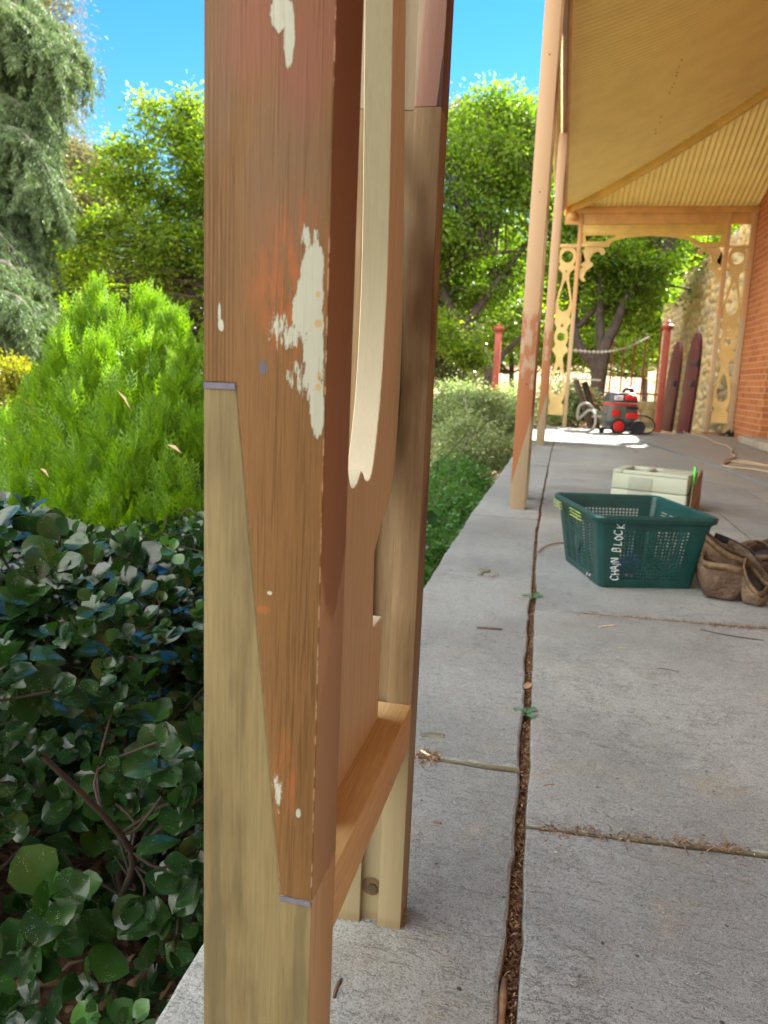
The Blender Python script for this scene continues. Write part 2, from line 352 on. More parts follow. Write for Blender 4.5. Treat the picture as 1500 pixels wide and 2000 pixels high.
# bedding below the flags, and the debris in the open joint
t = NT('joint_debris'); n1 = t.noise(90, 5, .7); v1 = t.vor(150)
c = t.ramp(n1, [(.3, (.022, .012, .008)), (.45, (.10, .045, .025)), (.58, (.22, .11, .06)), (.7, (.42, .28, .19))])
M_debris = t.done(c, .95, t.bump(t.math('ADD', n1, v1), .9, .006), .1)
ys = np.arange(-2, YE, .02); V = []; rr = np.random.default_rng(3)
for y in ys:
    for k in range(6):
        u = k/5*2-1; V.append((XG(y)+u*(GW(y)+.014), y, -.017+rr.normal(0, .0026)-.004*(1-abs(u))))
I = np.arange(len(V)).reshape(len(ys), 6); F = np.stack([I[:-1, :-1], I[:-1, 1:], I[1:, 1:], I[1:, :-1]], -1).reshape(-1, 4)
tag(link('joint_debris', fastmesh('joint_debris', V, F), M_debris), kind='structure')
mb = MB(); mb.box(-.36, 2.95, -6, YE, -.55, -.05); tag(mb.build('verandah_base', plain('rubble_base', (.2, .17, .13), .9)), kind='structure')
# shavings, grit and dead needles: nobody could count them
def scatter_bits(name, n, fy, fx, fz, L, Wd, mat, seed, flat=.25, kind='stuff', curl=.0):
    r = np.random.default_rng(seed); y = fy(r, n); x = fx(r, y, n); z = fz(r, n); a = r.uniform(0, 2*np.pi, n); tilt = r.normal(0, flat, n)
    l = r.uniform(L[0], L[1], n); w = r.uniform(Wd[0], Wd[1], n)
    D = np.stack([np.cos(a)*np.cos(tilt), np.sin(a)*np.cos(tilt), np.sin(tilt)], 1); S = np.stack([-np.sin(a), np.cos(a), r.normal(0, .3, n)], 1); Cn = np.stack([x, y, z], 1)
    N = np.cross(D, S); Vs = []
    for du, ds in ((-1, -.5), (-1, .5), (0, -1), (0, 1), (1, -.4), (1, .4)):
        Vs.append(Cn+D*(l/2*du)[:, None]+S*(w/2*ds)[:, None]+N*((1-abs(du))*l*curl)[:, None])
    V = np.stack(Vs, 1).reshape(-1, 3); b = np.arange(n)[:, None]*6
    F = np.concatenate([b+np.array([[0, 1, 3, 2]]), b+np.array([[2, 3, 5, 4]])], 0)
    return tag(link(name, fastmesh(name, V, F), mat), kind=kind)
def litmat(name, cols, rough=.8):
    t = NT(name); g = t.n('NewGeometry').outputs['Random Per Island']; return t.done(t.ramp(g, [(i/max(1, len(cols)-1), c) for i, c in enumerate(cols)]), rough, None, .2)
M_chip = litmat('wood_shavings', [(.26, .15, .075), (.14, .065, .03), (.045, .022, .013), (.34, .24, .15), (.11, .05, .026)])
scatter_bits('joint_litter', 9000, lambda r, n: .3+r.random(n)**1.5*9, lambda r, y, n: np.array([XG(q) for q in y])+r.uniform(-1, 1, n)*np.array([GW(q) for q in y])*.95, lambda r, n: r.uniform(-.018, -.006, n), (.002, .009), (.0006, .0026), M_chip, 4, flat=.5, curl=.2)
M_grit = litmat('floor_grit', [(.03, .028, .025), (.5, .45, .36), (.12, .09, .06), (.4, .4, .4), (.05, .04, .03), (.62, .5, .35)])
scatter_bits('floor_grit', 2600, lambda r, n: .4+r.random(n)**1.3*8, lambda r, y, n: r.uniform(-.36, 1, n)*(1+.15*y)*.75*.8+.1, lambda r, n: r.uniform(.001, .0035, n), (.0012, .006), (.0008, .0022), M_grit, 6)
def near_line(y0, sk, spread):
    return lambda r, y, n: y
for (ya, x0, x1, k, sd) in ((2.375, .1, 1.4, 900, 11), (1.155, .02, .34, 330, 12), (1.33, -.215, -.17, 160, 13), (2.73, -.23, -.17, 70, 14), (2.36, .45, .75, 260, 15)):
    r = np.random.default_rng(sd); xs = r.uniform(x0, x1, k); yl = ya+(SKEW*.9*xs if x0 > 0 else 0)+r.normal(0, .008 if x0 > 0 else .014, k)*np.where(r.random(k) < .2, 2.5, 1)
    scatter_bits('joint_litter', k, lambda r_, n, yl=yl: yl, lambda r_, y, n, xs=xs: xs, lambda r_, n: r_.uniform(.0, .005, n), (.003, .016), (.0007, .003), M_chip, sd, flat=.2, curl=.15)

# ================================================================ THE DOUBLE POST IN FRONT
XR = -.1473; XL = -.2325
PINE = wood('raw_pine', (.160, .126, .058), (.118, .086, .035), (.068, .048, .021), fine=.45, stain=.95, wav=.35, rough=.62, bumps=.2)
PINE2 = wood('raw_pine_rail', (.46, .32, .20), (.33, .20, .11), (.40, .27, .16), fine=.8, stain=.3, wav=.45, rough=.6, seed=2.1)
PINEY = wood('raw_pine_y', (.46, .29, .13), (.36, .20, .08), (.34, .20, .10), axis='y', fine=.5, stain=.3, wav=.3, seed=4)
_z = PINE.sep()[2]; _cb = PINE.math('SINE', PINE.math('ADD', PINE.math('MULTIPLY', _z, 1150.0), PINE.math('MULTIPLY', PINE.noise(25, 3), 9.0)))
_dk = PINE.step(PINE.noise(1, 4, .6, PINE.mapv(scale=(38, 38, 5), loc=(.3, 0, .2))), .52, .66)
_c = PINE.mix(PINE.math('MULTIPLY', PINE.math('MULTIPLY', PINE.step(_cb, .2, .9), PINE.step(PINE.noise(14, 3), .45, .6)), .0), PINE.lastbase, (.09, .07, .03))
_c = PINE.mix(PINE.math('MULTIPLY', _dk, .55), _c, (.075, .06, .032))
_sd = PINE.math('GREATER_THAN', PINE.sep()[1], .4797); PINE.done(PINE.mix(_sd, _c, PINE.mix(PINE.math('MULTIPLY', PINE.lines, .5), (.49, .395, .235), (.38, .28, .15))))  # side face coloured lighter and warmer, standing in for light bounced onto it
M_pine, M_pine2, M_pinedge = PINE.m, PINE2.m, None
M_piney = PINEY.m
def blobs(t, lst, nz, x, z, front=None):
    """union of worn patches; lst of (cx, cz, rx, rz, amp): edges broken up by noise"""
    acc = None
    for cx, cz, rx, rz, amp in lst:
        a = t.math('DIVIDE', t.math('SUBTRACT', x, cx), rx); b = t.math('DIVIDE', t.math('SUBTRACT', z, cz), rz)
        d = t.math('SUBTRACT', 1.0, t.math('ADD', t.math('MULTIPLY', a, a), t.math('MULTIPLY', b, b)))
        d = t.math('ADD', d, t.math('MULTIPLY', t.math('SUBTRACT', nz, .5), amp))
        acc = d if acc is None else t.math('MAXIMUM', acc, d)
    return acc
def old_timber():
    t = wood('worn_old_timber', (.148, .079, .029), (.064, .033, .012), (.120, .071, .034), fine=1.0, stain=.55, wav=.55, rough=.55, seed=.7, bumps=.3)
    x, y, z = t.sep()[0], t.sep()[1], t.sep()[2]
    front = t.math('LESS_THAN', y, .4797)
    P = lambda px, py: (lambda q: (float(q[0]), float(q[2])))(atY(px, py, .479))
    px_w = .479/1500*1.03
    def B(cx, cy, rx, ry, amp): a = P(cx, cy); return (a[0], a[1], rx*px_w, ry*px_w, amp)
    streak = t.noise(1.0, 5, .75, t.mapv(scale=(420, 420, 60))); ragged = t.noise(1.0, 6, .74, t.mapv(scale=(330, 330, 55))); soft = t.noise(30, 4, .6)
    c = t.lastbase
    # greyed wood
    ql = t.math('MULTIPLY', t.step(x, -.2085, -.2125), t.step(t.math('SINE', t.math('ADD', t.math('MULTIPLY', x, 2200.0), t.math('MULTIPLY', t.noise(7, 2), 3.0))), -.1, .8))
    c = t.mix(t.math('MULTIPLY', t.math('MULTIPLY', ql, front), .42), c, (.055, .03, .012))
    g = blobs(t, [B(560, 330, 95, 230, 1.2), B(430, 120, 45, 200, 1.2)], soft, x, z)
    c = t.mix(t.math('MULTIPLY', t.step(g, -.3, .9), .38), c, (.135, .092, .058))
    # thin red undercoat that never came off
    rd = blobs(t, [B(505, 60, 85, 120, 1.6), B(590, 120, 70, 120, 1.6), B(640, 60, 30, 70, 1.2)], soft, x, z)
    c = t.mix(t.math('MULTIPLY', t.step(rd, -.5, 1.0), .55), c, (.19, .068, .05))
    og = blobs(t, [B(565, 560, 95, 190, 2.2), B(555, 1520, 34, 120, 4), B(640, 960, 16, 160, 1.8)], t.math('ADD', t.math('MULTIPLY', streak, .5), t.math('MULTIPLY', soft, .5)), x, z)
    c = t.mix(t.math('MULTIPLY', t.math('MULTIPLY', t.step(og, -.2, 1.3), .85), t.step(t.noise(1, 6, .75, t.mapv(scale=(150, 150, 30))), .38, .62)), c, (.27, .085, .028))
    c = t.mix(t.math('MULTIPLY', t.step(blobs(t, [B(512, 1190, 25, 12, 1.6), B(505, 1500, 1, 1, 0)], streak, x, z), .1, .9), .3), c, (.36, .10, .025))
    # cream paint still holding on
    w = blobs(t, [B(614, 590, 21, 120, 3.6), B(613, 690, 22, 95, 3.6), B(620, 800, 15, 58, 2.0), B(596, 600, 26, 60, 3.2), B(603, 545, 18, 60, 3), B(548, 20, 20, 38, 2.4), B(565, 70, 11, 55, 2.4)], ragged, x, z)
    w2 = blobs(t, [B(570, 655, 46, 34, 5.0), B(545, 640, 30, 40, 6.0), B(585, 735, 32, 40, 5.5), B(600, 470, 16, 42, 5.2), B(543, 1545, 17, 55, 5.5)], ragged, x, z)
    w3 = blobs(t, [B(432, 635, 7, 13, 2.0), B(429, 612, 3, 22, 1.0), B(527, 1158, 6, 4.5, .8), B(583, 1588, 6, 12, .9)], ragged, x, z)
    wm = t.math('MAXIMUM', t.step(w, .0, .06), t.math('MAXIMUM', t.step(w2, .62, .80), t.step(w3, .1, .2)))
    wm = t.math('MULTIPLY', wm, front); wh = wm
    cream = t.mix(t.step(blobs(t, [B(622, 632, 8, 8, 1.5), B(622, 575, 5, 7, 1), B(624, 735, 5, 10, 1), B(622, 757, 7, 8, 1)], soft, x, z), -.1, .5), (.33, .345, .27), (.36, .26, .12))
    c = t.mix(t.math('MULTIPLY', t.math('SUBTRACT', t.step(w, -.16, -.01), t.step(w, .0, .05), clamp=True), .5), c, (.055, .028, .014))
    cream = t.mix(t.math('MULTIPLY', t.step(streak, .56, .68), .3), cream, (.20, .16, .10)); c = t.mix(wm, c, cream)
    # purple marking on the joints and a plugged nail
    bl = t.math('MULTIPLY', t.step(blobs(t, [B(514, 718, 11, 16, .8)], soft, x, z), 0, .35), .8)
    c = t.mix(t.math('MULTIPLY', bl, front), c, (.085, .085, .115))
    # right-hand face: old red-brown paint, salmon filler below
    sg = t.noise(16, 4, .6, t.mapv(scale=(1, 1, .5)))
    side = t.mix(t.step(z, .60, 1.05), (.30, .160, .075), (.15, .065, .042)); side = t.mix(t.math('MULTIPLY', sg, .4), side, (.19, .09, .05))
    edge = t.math('ADD', t.math('MULTIPLY', t.math('SUBTRACT', sg, .5), .10), t.math('MULTIPLY', t.math('SUBTRACT', y, .479), -1.7))
    edge = t.math('ADD', edge, t.math('MULTIPLY', t.math('SUBTRACT', ragged, .5), .02))
    fil = t.step(t.math('SUBTRACT', t.math('ADD', .60, edge), z), 0, .025)
    side = t.mix(t.math('MULTIPLY', fil, .75), side, (.50, .34, .19))
    fil2 = t.step(t.math('SUBTRACT', t.math('ADD', .455, t.math('MULTIPLY', edge, -1.1)), z), .0, .006)
    side = t.mix(fil2, side, (.40, .265, .14))
    c = t.mix(front, side, c)
    # bare arris
    ar = t.math('MULTIPLY', t.step(x, XR-.0012, XR-.0005), t.step(t.noise(90, 3), .5, .6)); c = t.mix(t.math('MULTIPLY', t.math('MULTIPLY', ar, front), .7), c, (.5, .33, .2))
    h = t.math('ADD', t.h, t.math('MULTIPLY', wh, 2.2))
    t.done(c, t.math('SUBTRACT', .58, t.math('MULTIPLY', wm, .1)), spec=.12, nrm=t.bump(t.math('MULTIPLY', h, t.math('ADD', .25, t.math('MULTIPLY', front, .75))), .55, .0012))
    return t.m
M_old = old_timber()
t = NT('marking_purple'); M_purple = t.done(t.mix(t.noise(200), (.07, .07, .10), (.15, .14, .17)), .7, None, .2)
post = thing('double_post', (-.19, .479, 0), 'nearest double verandah post, sanded old timber spliced with new pale pine', 'post', group='double posts along the verandah edge')
O = (-.19, .479, 0)
px = lambda x, y: float(atY(x, y, .479)[0]); pz = lambda x, y: float(atY(x, y, .479)[2])
zt, zb = pz(430, 749), pz(580, 1757); xa, xb = px(460, 749), px(547, 1757)
TOPZ = 3.36; Y0, Y1 = .479, .541
def shifted(mat):     # object coords are local to the thing: keep them in verandah coordinates
    return mat
def part(mb, name, mat, parent, **k):
    return mb.build(name, mat, parent, **k)
up = MB(); up.prism([(XL, zt+.0), (xa, zt), (xb, zb), (XR, zb), (XR, -.0), (XL, 0)], 'y', Y0, Y1)
upo = up.build('upright', M_pine, post, bevel=.0012); upo.location = (.19, -.479, 0)
ol = MB(); ol.prism([(XL, TOPZ), (XL, zt+.0008), (xa+.0006, zt+.0008), (xb+.0006, zb+.0008), (XR, zb+.0008), (XR, TOPZ)], 'y', Y0-.0003, Y1)
olo = ol.build('old_timber', M_old, upo, bevel=.0012)
mk = MB(); mk.box(XL+.0005, xa, Y0-.0009, Y0-.0002, zt-.0035, zt+.0005); mk.build('marker_line', M_purple, upo); mk = MB(); mk.box(xb, XR-.0008, Y0-.0009, Y0-.0002, zb-.003, zb+.0008); mk.build('marker_line', M_purple, upo)
# far leg of the same pair: grooved pine, old painted top
def far_leg(name, y0, y1, zs, parent, matn, mato, off, label=None):
    a, b = -.2015, -.1775; g = .010
    prof = [(-.247, y0), (a, y0), (a, y0+g), (b, y0+g), (b, y0), (XR, y0), (XR, y1), (-.247, y1)]
    m = MB(); m.prism(prof, 'z', 0, zs); o = m.build(name, matn, parent, bevel=.001); o.location = off
    m = MB(); m.prism([(p[0]+(.0003 if p[0] > -.2 else 0), p[1]-(.0003 if p[1] == y0 else 0)) for p in prof], 'z', zs, TOPZ); q = m.build('old_timber', mato, o, bevel=.001)
    return o
t = wood('painted_top', (.25, .14, .085), (.18, .09, .05), fine=.8, seed=3)
x, y, z = t.sep(); sg = t.noise(22, 4, .6, t.mapv(scale=(1, 1, .4))); lump = t.noise(60, 4, .6, t.mapv(scale=(1, 1, .25)))
pk = t.math('ADD', x, t.math('MULTIPLY', t.math('SUBTRACT', z, 1.0), -.05)); pk = t.math('ADD', pk, t.math('MULTIPLY', t.math('SUBTRACT', sg, .5), .008))
c = t.mix(t.step(pk, -.1515, -.1510), (.30, .17, .125), (.06, .022, .018)); c = t.mix(t.step(pk, -.1735, -.1755), c, (.30, .235, .15))
fr = t.math('MAXIMUM', t.math('LESS_THAN', y, .8669), t.math('LESS_THAN', x, -.150)); c = t.mix(fr, (.085, .034, .028), c)
M_leg_old = t.done(c, .5, t.bump(lump, .5, .003), .4)
t = wood('raw_pine_leg', (.22, .155, .082), (.155, .10, .05), (.12, .08, .045), fine=.6, stain=.7, wav=.5, seed=5.3)
x, y, z = t.sep(); c = t.lastbase
c = t.mix(t.step(t.noise(1, 3, .5, t.mapv(scale=(9, 9, 4))), .52, .66), c, (.10, .055, .025))
low = t.step(z, .62, .42); c = t.mix(low, c, t.lastbase)
c = t.mix(t.math('MULTIPLY', t.step(z, .35, .25), .8), c, (.27, .23, .13)); c = t.mix(t.math('MULTIPLY', t.step(z, .016, .008), .5), c, (.2, .13, .06))
M_leg = t.done(c)
leg = far_leg('upright', .867, .913, .985, post, M_leg, M_leg_old, (.19, -.479, 0))
# counterbored bolt hole low in the groove
hp = atY(727, 1730, .877); m = MB(); m.lathe((hp[0]-.001, .8752, hp[2]), [(.0125, 0), (.0112, .0004), (.0108, .0008)], 20, 'y'); h0 = m.build('bolt_hole', plain('hole_shade', (.10, .06, .03), .9), leg, smooth=False)
m = MB(); m.lathe((hp[0]+.001, .8730, hp[2]-.001), [(.0062, 0), (.0062, .002), (.0035, .0021), (.0035, .0035)][::-1], 6, 'y'); m.build('bolt', plain('bolt_steel', (.22, .17, .10), .35, metal=1), h0)
# rail between the legs
m = MB(); m.box(-.226, XR+.0002, .5412, .8668, .2535, .3085); ro = m.build('rail', wood('raw_pine_railx', (.54, .38, .185), (.45, .29, .12), (.50, .28, .085), axis='y', fine=.5, stain=.25, wav=.4, seed=8).m, post, bevel=.0012); ro.location = (.19, -.479, 0)
# fretwork board between the legs
def fret_outline(zs, ws, c=0.0): 
    return [(c+w, z) for z, w in zip(zs, ws)]+[(c-w, z) for z, w in reversed(list(zip(zs, ws)))]
def S(pts, n=5): return [tuple(p) for p in spline(pts, n)]
body = [(.306, .117), (.430, .117)]+[(.4302, .075), (.438, .0725), (.453, .070), (.517, .066)]
curve1 = S([(.517, .066), (.545, .098), (.578, .141), (.635, .156), (.72, .1605), (.85, .145), (1.065, .107), (1.35, .066), (1.52, .052), (1.60, .075), (1.66, .140)], 5)
curve2 = S([(1.66, .140), (1.74, .118), (1.84, .108), (1.93, .118), (2.0, .130)], 4)
curve3 = S([(2.0, .13), (2.06, .085), (2.12, .08), (2.2, .125), (2.35, .15), (2.5, .125), (2.72, .06), (2.8, .07), (2.85, .14)], 5)
prof = body+curve1[1:]+curve2[1:]+curve3[1:]+[(2.95, .145), (3.1, .145)]
outl = fret_outline([p[0] for p in prof], [p[1] for p in prof])
h1 = S([(0, .609), (.010, .6035), (.022, .5985), (.033, .600), (.050, .624), (.068, .69), (.0755, .77), (.073, .85), (.058, 1.0), (.035, 1.18), (.012, 1.33), (0, 1.36)], 5)
h1 = S([(0, .610), (.006, .6065), (.014, .6005), (.024, .5975), (.036, .5990), (.047, .612), (.059, .645), (.069, .69), (.0755, .77), (.073, .85), (.058, 1.0), (.035, 1.18), (.012, 1.33), (0, 1.36)], 6)
hole1 = h1+[(-a, b) for a, b in h1[::-1][1:-1]]
hole2 = ring(0, 1.84, .062); h3 = S([(0, 2.10), (.05, 2.16), (.07, 2.3), (.05, 2.45), (.012, 2.66), (0, 2.69)], 5); hole3 = h3+[(-a, b) for a, b in h3[::-1][1:-1]]; hole4 = ring(0, 2.97, .07)
FRET = [outl, hole1, hole2, hole3, hole4]
t = wood('fret_pine', (.52, .435, .27), (.42, .33, .19), (.46, .37, .225), fine=.55, stain=.3, wav=.5, seed=6.6, bumps=.12)
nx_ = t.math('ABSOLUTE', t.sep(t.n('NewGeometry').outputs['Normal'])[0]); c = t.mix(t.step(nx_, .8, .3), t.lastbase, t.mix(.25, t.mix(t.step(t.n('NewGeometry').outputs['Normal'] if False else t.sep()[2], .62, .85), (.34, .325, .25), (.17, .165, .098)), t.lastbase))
x, y, z = t.sep()
M_fret = t.done(c)
fo = fret('fret_panel', FRET, .0255, lambda u, v, w: (-.1922+.19+w, .704-.479+u, v), M_fret, post)

# ---- the next double posts down the verandah: painted above, bare timber spliced in below
def painted_post_mat(name, zs, seed, x0=XL, x1=XR):
    t = wood(name, (.33, .25, .15), (.27, .19, .10), (.24, .17, .10), fine=.5, stain=.4, wav=.5, seed=seed)
    x, y, z = t.sep(); nz = t.noise(1, 4, .7, t.mapv(scale=(120, 120, 14))); s2 = t.noise(26, 4, .6, t.mapv(scale=(1, 1, .35)))
    c = t.lastbase
    strip = (.30, .12, .045)
    f = t.math('ADD', t.math('MULTIPLY', t.math('SUBTRACT', x, x0), 4.6), .0)      # scarf slants across the face
    c = t.mix(t.step(t.math('SUBTRACT', z, t.math('ADD', zs[0], f)), -.006, .006), c, strip)
    c = t.mix(t.math('MULTIPLY', t.step(z, zs[1], zs[1]+.008), 1), c, t.mix(t.step(s2, .5, .62), strip, (.36, .25, .16)))
    c = t.mix(t.step(t.math('ADD', z, t.math('MULTIPLY', t.math('SUBTRACT', nz, .5), .16)), zs[2]-.02, zs[2]+.02), c, (.42, .275, .145))
    c = t.mix(t.step(z, 2.2, 2.9), c, (.41, .26, .145))
    return t.done(c, .5, t.bump(s2, .15, .003), .4)
M_screwhole = plain('screw_hole', (.03, .02, .015), .9, bump=0)
def side_post(Y, label, zs, seed, holes):
    mat = painted_post_mat('painted_post', zs, seed); p = thing('double_post', (-.19, Y, 0), label, 'post', group='double posts along the verandah edge')
    off = (.19, -.479, 0)
    m = MB(); m.box(XL, XR, Y0, Y1, 0, TOPZ); a = m.build('upright', mat, p, bevel=.0015); a.location = off
    m = MB(); m.prism([(-.247, .867), (-.2015, .867), (-.2015, .877), (-.1775, .877), (-.1775, .867), (XR, .867), (XR, .913), (-.247, .913)], 'z', 0, TOPZ); b = m.build('upright', mat, p, bevel=.0015); b.location = off
    m = MB(); m.box(-.226, XR, .5412, .8668, .2535, .3085); b = m.build('rail', mat, p, bevel=.0015); b.location = off
    fret('fret_panel', FRET, .0255, lambda u, v, w: (-.1922+.19+w, .704-.479+u, v), mat, p)
    for (hx, hz) in holes:
        m = MB(); m.lathe((hx, Y0-.0012, hz), [(.004, 0), (.0042, .001)], 10, 'y'); m.build('screw_hole', M_screwhole, a)
    return p
side_post(4.30, 'middle double verandah post, salmon paint above, stripped orange timber and pale pine foot', (.13, .66, 1.06), 1.3, [(-.19, 2.34), (-.19, 1.68), (-.185, .69)])
side_post(9.02, 'farthest double verandah post, its pale foot on the edging near the sunny patch', (.22, .95, 1.28), 2.9, [(-.19, 2.32)])
# ================================================================ HOUSE, ROOF, END SCREEN
def paint(name, col, seed=0, rough=.42, wear=.25):
    t = NT(name); a = t.noise(3.2, 5, .6, t.mapv(loc=(seed, 0, 0))); b = t.noise(45, 4, .7); 
    c = t.mix(t.step(a, .35, .7), col, tuple(x*(1-wear) for x in col)); c = t.mix(t.math('MULTIPLY', t.step(b, .6, .75), .35), c, tuple(x*.6 for x in col))
    return t.done(c, t.math('ADD', rough, t.math('MULTIPLY', a, .15)), t.bump(b, .2, .002), .45)
M_cream = paint('cream_paint', (.70, .49, .18), 1); M_yellow = paint('yellow_paint', (.72, .50, .13), 2); M_ochre = paint('ochre_paint', (.68, .38, .12), 3)
M_peach = paint('peach_paint', (.55, .34, .185), 4); M_roof = paint('roof_paint', (.92, .80, .31), 5, .16, .08)
XEV = -.15
zr = lambda q: 3.43+.28*q+.05*q*q
def corrug(name, along, u0, u1, tmaxf, pt, mat, parent, n_t=26):
    pitch = .076; us = np.arange(u0, u1, pitch/8); V = []
    for u in us:
        tm = max(.002, tmaxf(u)); dz = .014*math.sin(2*math.pi*u/pitch)
        for k in range(n_t): V.append(pt(u, tm*k/(n_t-1), dz))
    nu = len(us); I = np.arange(nu*n_t).reshape(nu, n_t); F = np.stack([I[:-1, :-1], I[:-1, 1:], I[1:, 1:], I[1:, :-1]], -1).reshape(-1, 4)
    return link(name, fastmesh(name, V, F), mat, parent, smooth=True)
YV = YE+.04
roof = thing('verandah_roof', (0, 0, 0), 'yellow painted corrugated iron verandah roof seen from underneath with its hip rafter', 'roof')
corrug('side_sheeting', 'x', -6, YV, lambda u: min(2.95, YV-u), lambda u, q, dz: (XEV+q, u, zr(q)+dz), M_roof, roof)
corrug('end_sheeting', 'y', XEV, 2.8, lambda u: min(u-XEV, 2.95), lambda u, q, dz: (u, YV-q, zr(q)+dz), M_roof, roof)
m = MB(); n = 22; A = []
for k in range(n):
    q = 2.85*k/(n-1); cx, cy, cz = XEV+q, YV-q, zr(q)-.012; d = .032/math.sqrt(2)
    A += [(cx-d, cy-d, cz), (cx+d, cy+d, cz), (cx+d, cy+d, cz-.11), (cx-d, cy-d, cz-.11)]
m.add(A, [(4*k+i, 4*k+(i+1) % 4, 4*k+4+(i+1) % 4, 4*k+4+i) for k in range(n-1) for i in range(4)]+[(0, 1, 2, 3), (4*n-4, 4*n-3, 4*n-2, 4*n-1)])
m.build('hip_rafter', M_yellow, roof, bevel=.003)
m = MB(); m.box(XEV-.055, XEV-.012, -6, YE-.1, 3.36, 3.46); m.build('eave_beam', paint('eave_purple', (.30, .17, .12), 7), roof, bevel=.004)
m = MB(); m.box(XEV-.012, XEV+.016, -6, YE-.1, 3.385, 3.425); m.build('eave_batten', M_ochre, roof, bevel=.003)
pr = [(XEV-.06+.055*math.cos(a), 3.50+.055*math.sin(a)) for a in np.linspace(-math.pi, 0, 9)]; pr = [(XEV-.18, 3.52)]+[(XEV-.12+.055*math.cos(a), 3.49+.055*math.sin(a)) for a in np.linspace(math.pi, 2*math.pi, 9)]+[(XEV-.065, 3.52), (XEV-.07, 3.49)]+[(XEV-.12+.05*math.cos(a), 3.49+.05*math.sin(a)) for a in np.linspace(2*math.pi, math.pi, 9)]
m = MB(); m.prism(pr, 'y', -6, YE+.1); m.build('gutter', M_cream, roof)
m = MB(); m.prism([(XEV-.03, 3.10), (XEV-.03, 3.16), (XEV-.06, 3.36), (XEV-.012, 3.36), (XEV-.0, 3.15)], 'y', 5.3, 5.33)
rs = random.Random(8); M_screw = plain('roof_screw', (.14, .09, .04), .6, bump=0)
for k in range(26):
    Yq = [4.6, 4.75, 4.9, 5.0, 5.15, 5.3, 5.45, 5.6, 6.3, 6.45, 6.6, 6.7, 6.85, 7.0, 7.1, 8.3, 8.45, 8.6, 8.7, 8.9, 9.0, 9.15, 9.9, 10.1, 10.3, 10.5][k]; q = 1.02+rs.uniform(-.012, .012)
    Yq = round(Yq/.076)*.076-.019
    m = MB(); m.lathe((XEV+q, Yq, zr(q)-.024), [(.004, 0), (.0055, .004), (.0055, .012)], 6); m.build('screw', M_screw, roof)
# ---- brick house
house = thing('brick_house', (2.9, 5, 0), 'red brick house wall with cream door frame along the right side of the verandah', 'house')
HO = (2.9, 5, 0)
t = NT('red_brick'); s_ = t.sep(); bv = t.n('CombineXYZ', {0: t.math('ADD', s_[1], s_[0]), 1: s_[2]}).outputs[0]
bt = t.n('TexBrick', {'Vector': bv, 'Color1': (.46, .165, .055), 'Color2': (.36, .11, .04), 'Mortar': (.50, .33, .20), 'Scale': 1.0, 'Mortar Size': .006, 'Mortar Smooth': .15, 'Bias': 0, 'Brick Width': .24, 'Row Height': .086})
bn = t.noise(60, 4, .7); c = t.mix(t.math('MULTIPLY', t.step(bn, .5, .75), .4), bt.outputs[0], (.20, .05, .025)); c = t.mix(t.math('MULTIPLY', t.step(t.noise(1.1, 4), .5, .7), .35), c, (.56, .25, .11))
M_brick = t.done(c, .85, t.bump(t.math('ADD', t.math('MULTIPLY', bt.outputs[1], -1.0), t.math('MULTIPLY', bn, .3)), .7, .008), .2)
XW = 2.66
m = MB(HO); m.box(XW, XW+.3, 11.35, YE+.35, -.3, 4.9); m.box(XW, XW+.3, -6, 9.9, -.3, 4.9); m.box(XW, XW+.3, 9.9, 11.35, 2.35, 4.9); m.box(XW+.3, XW+7, -6, YE+.35, -.3, 4.9); m.build('wall', M_brick, house, bevel=.004)
M_frame = paint('frame_cream', (.56, .50, .32), 9)
m = MB(HO); m.box(XW+.12, XW+.24, 11.22, 11.348, .1, 2.35); m.box(XW+.12, XW+.24, 9.902, 10.02, .1, 2.35); m.box(XW+.12, XW+.24, 10.02, 11.22, 2.23, 2.348); df = m.build('door_frame', M_frame, house, bevel=.006)
m = MB(HO); m.box(XW+.19, XW+.235, 10.022, 11.218, .1, 2.228); dr = m.build('door', paint('door_paint', (.30, .20, .10), 4), house, bevel=.004)
m = MB(HO)
for (a, b) in ((.25, 1.0), (1.15, 2.05)):
    for (p, q) in ((10.12, 10.57), (10.67, 11.12)): m.box(XW+.175, XW+.192, p, q, a, b)
m.build('door_panel', paint('door_panel', (.34, .24, .13), 5), dr, bevel=.008)
m = MB(HO); m.box(XW-.22, XW+.24, 9.75, 11.5, .0, .1); m.build('door_step', plain('step_stone', (.30, .25, .19), .8, .2, 6, .5), house, bevel=.012)
# house roof above the verandah
m = MB(HO); m.prism([(XW-.35, 4.75), (XW-.35, 4.82), (XW+3.6, 6.8), (XW+7.4, 4.82), (XW+7.4, 4.75)], 'y', -6.3, YE+.7); m.build('roof', plain('main_roof', (.35, .33, .3), .5), house)
# ---- end screen of posts, beams and fretwork
scr = thing('verandah_end_screen', (1.2, YE, 0), 'ochre painted timber arch with pierced fretwork panels closing the far end of the verandah', 'screen')
SO = (1.2, YE, 0)
t = wood('screen_post', (.44, .32, .18), (.36, .25, .13), fine=.5, seed=3.3); z = t.sep()[2]; nz = t.noise(1, 4, .7, t.mapv(scale=(60, 60, 7)))
zz = t.math('ADD', z, t.math('MULTIPLY', nz, .2)); c = t.mix(t.step(zz, .9, .95), t.lastbase, (.50, .36, .21)); c = t.mix(t.step(zz, 1.85, 1.93), c, (.56, .33, .15)); M_sp = t.done(c, .5)
for (a, b, y0, y1) in ((-.275, -.20, YE-.07, YE), (.063, .125, YE-.07, YE), (2.235, 2.30, YE-.07, YE), (2.575, 2.655, YE-.07, YE)):
    m = MB(SO); m.box(a, b, y0, y1, 0, 3.43); m.build('post', M_sp, scr, bevel=.004)
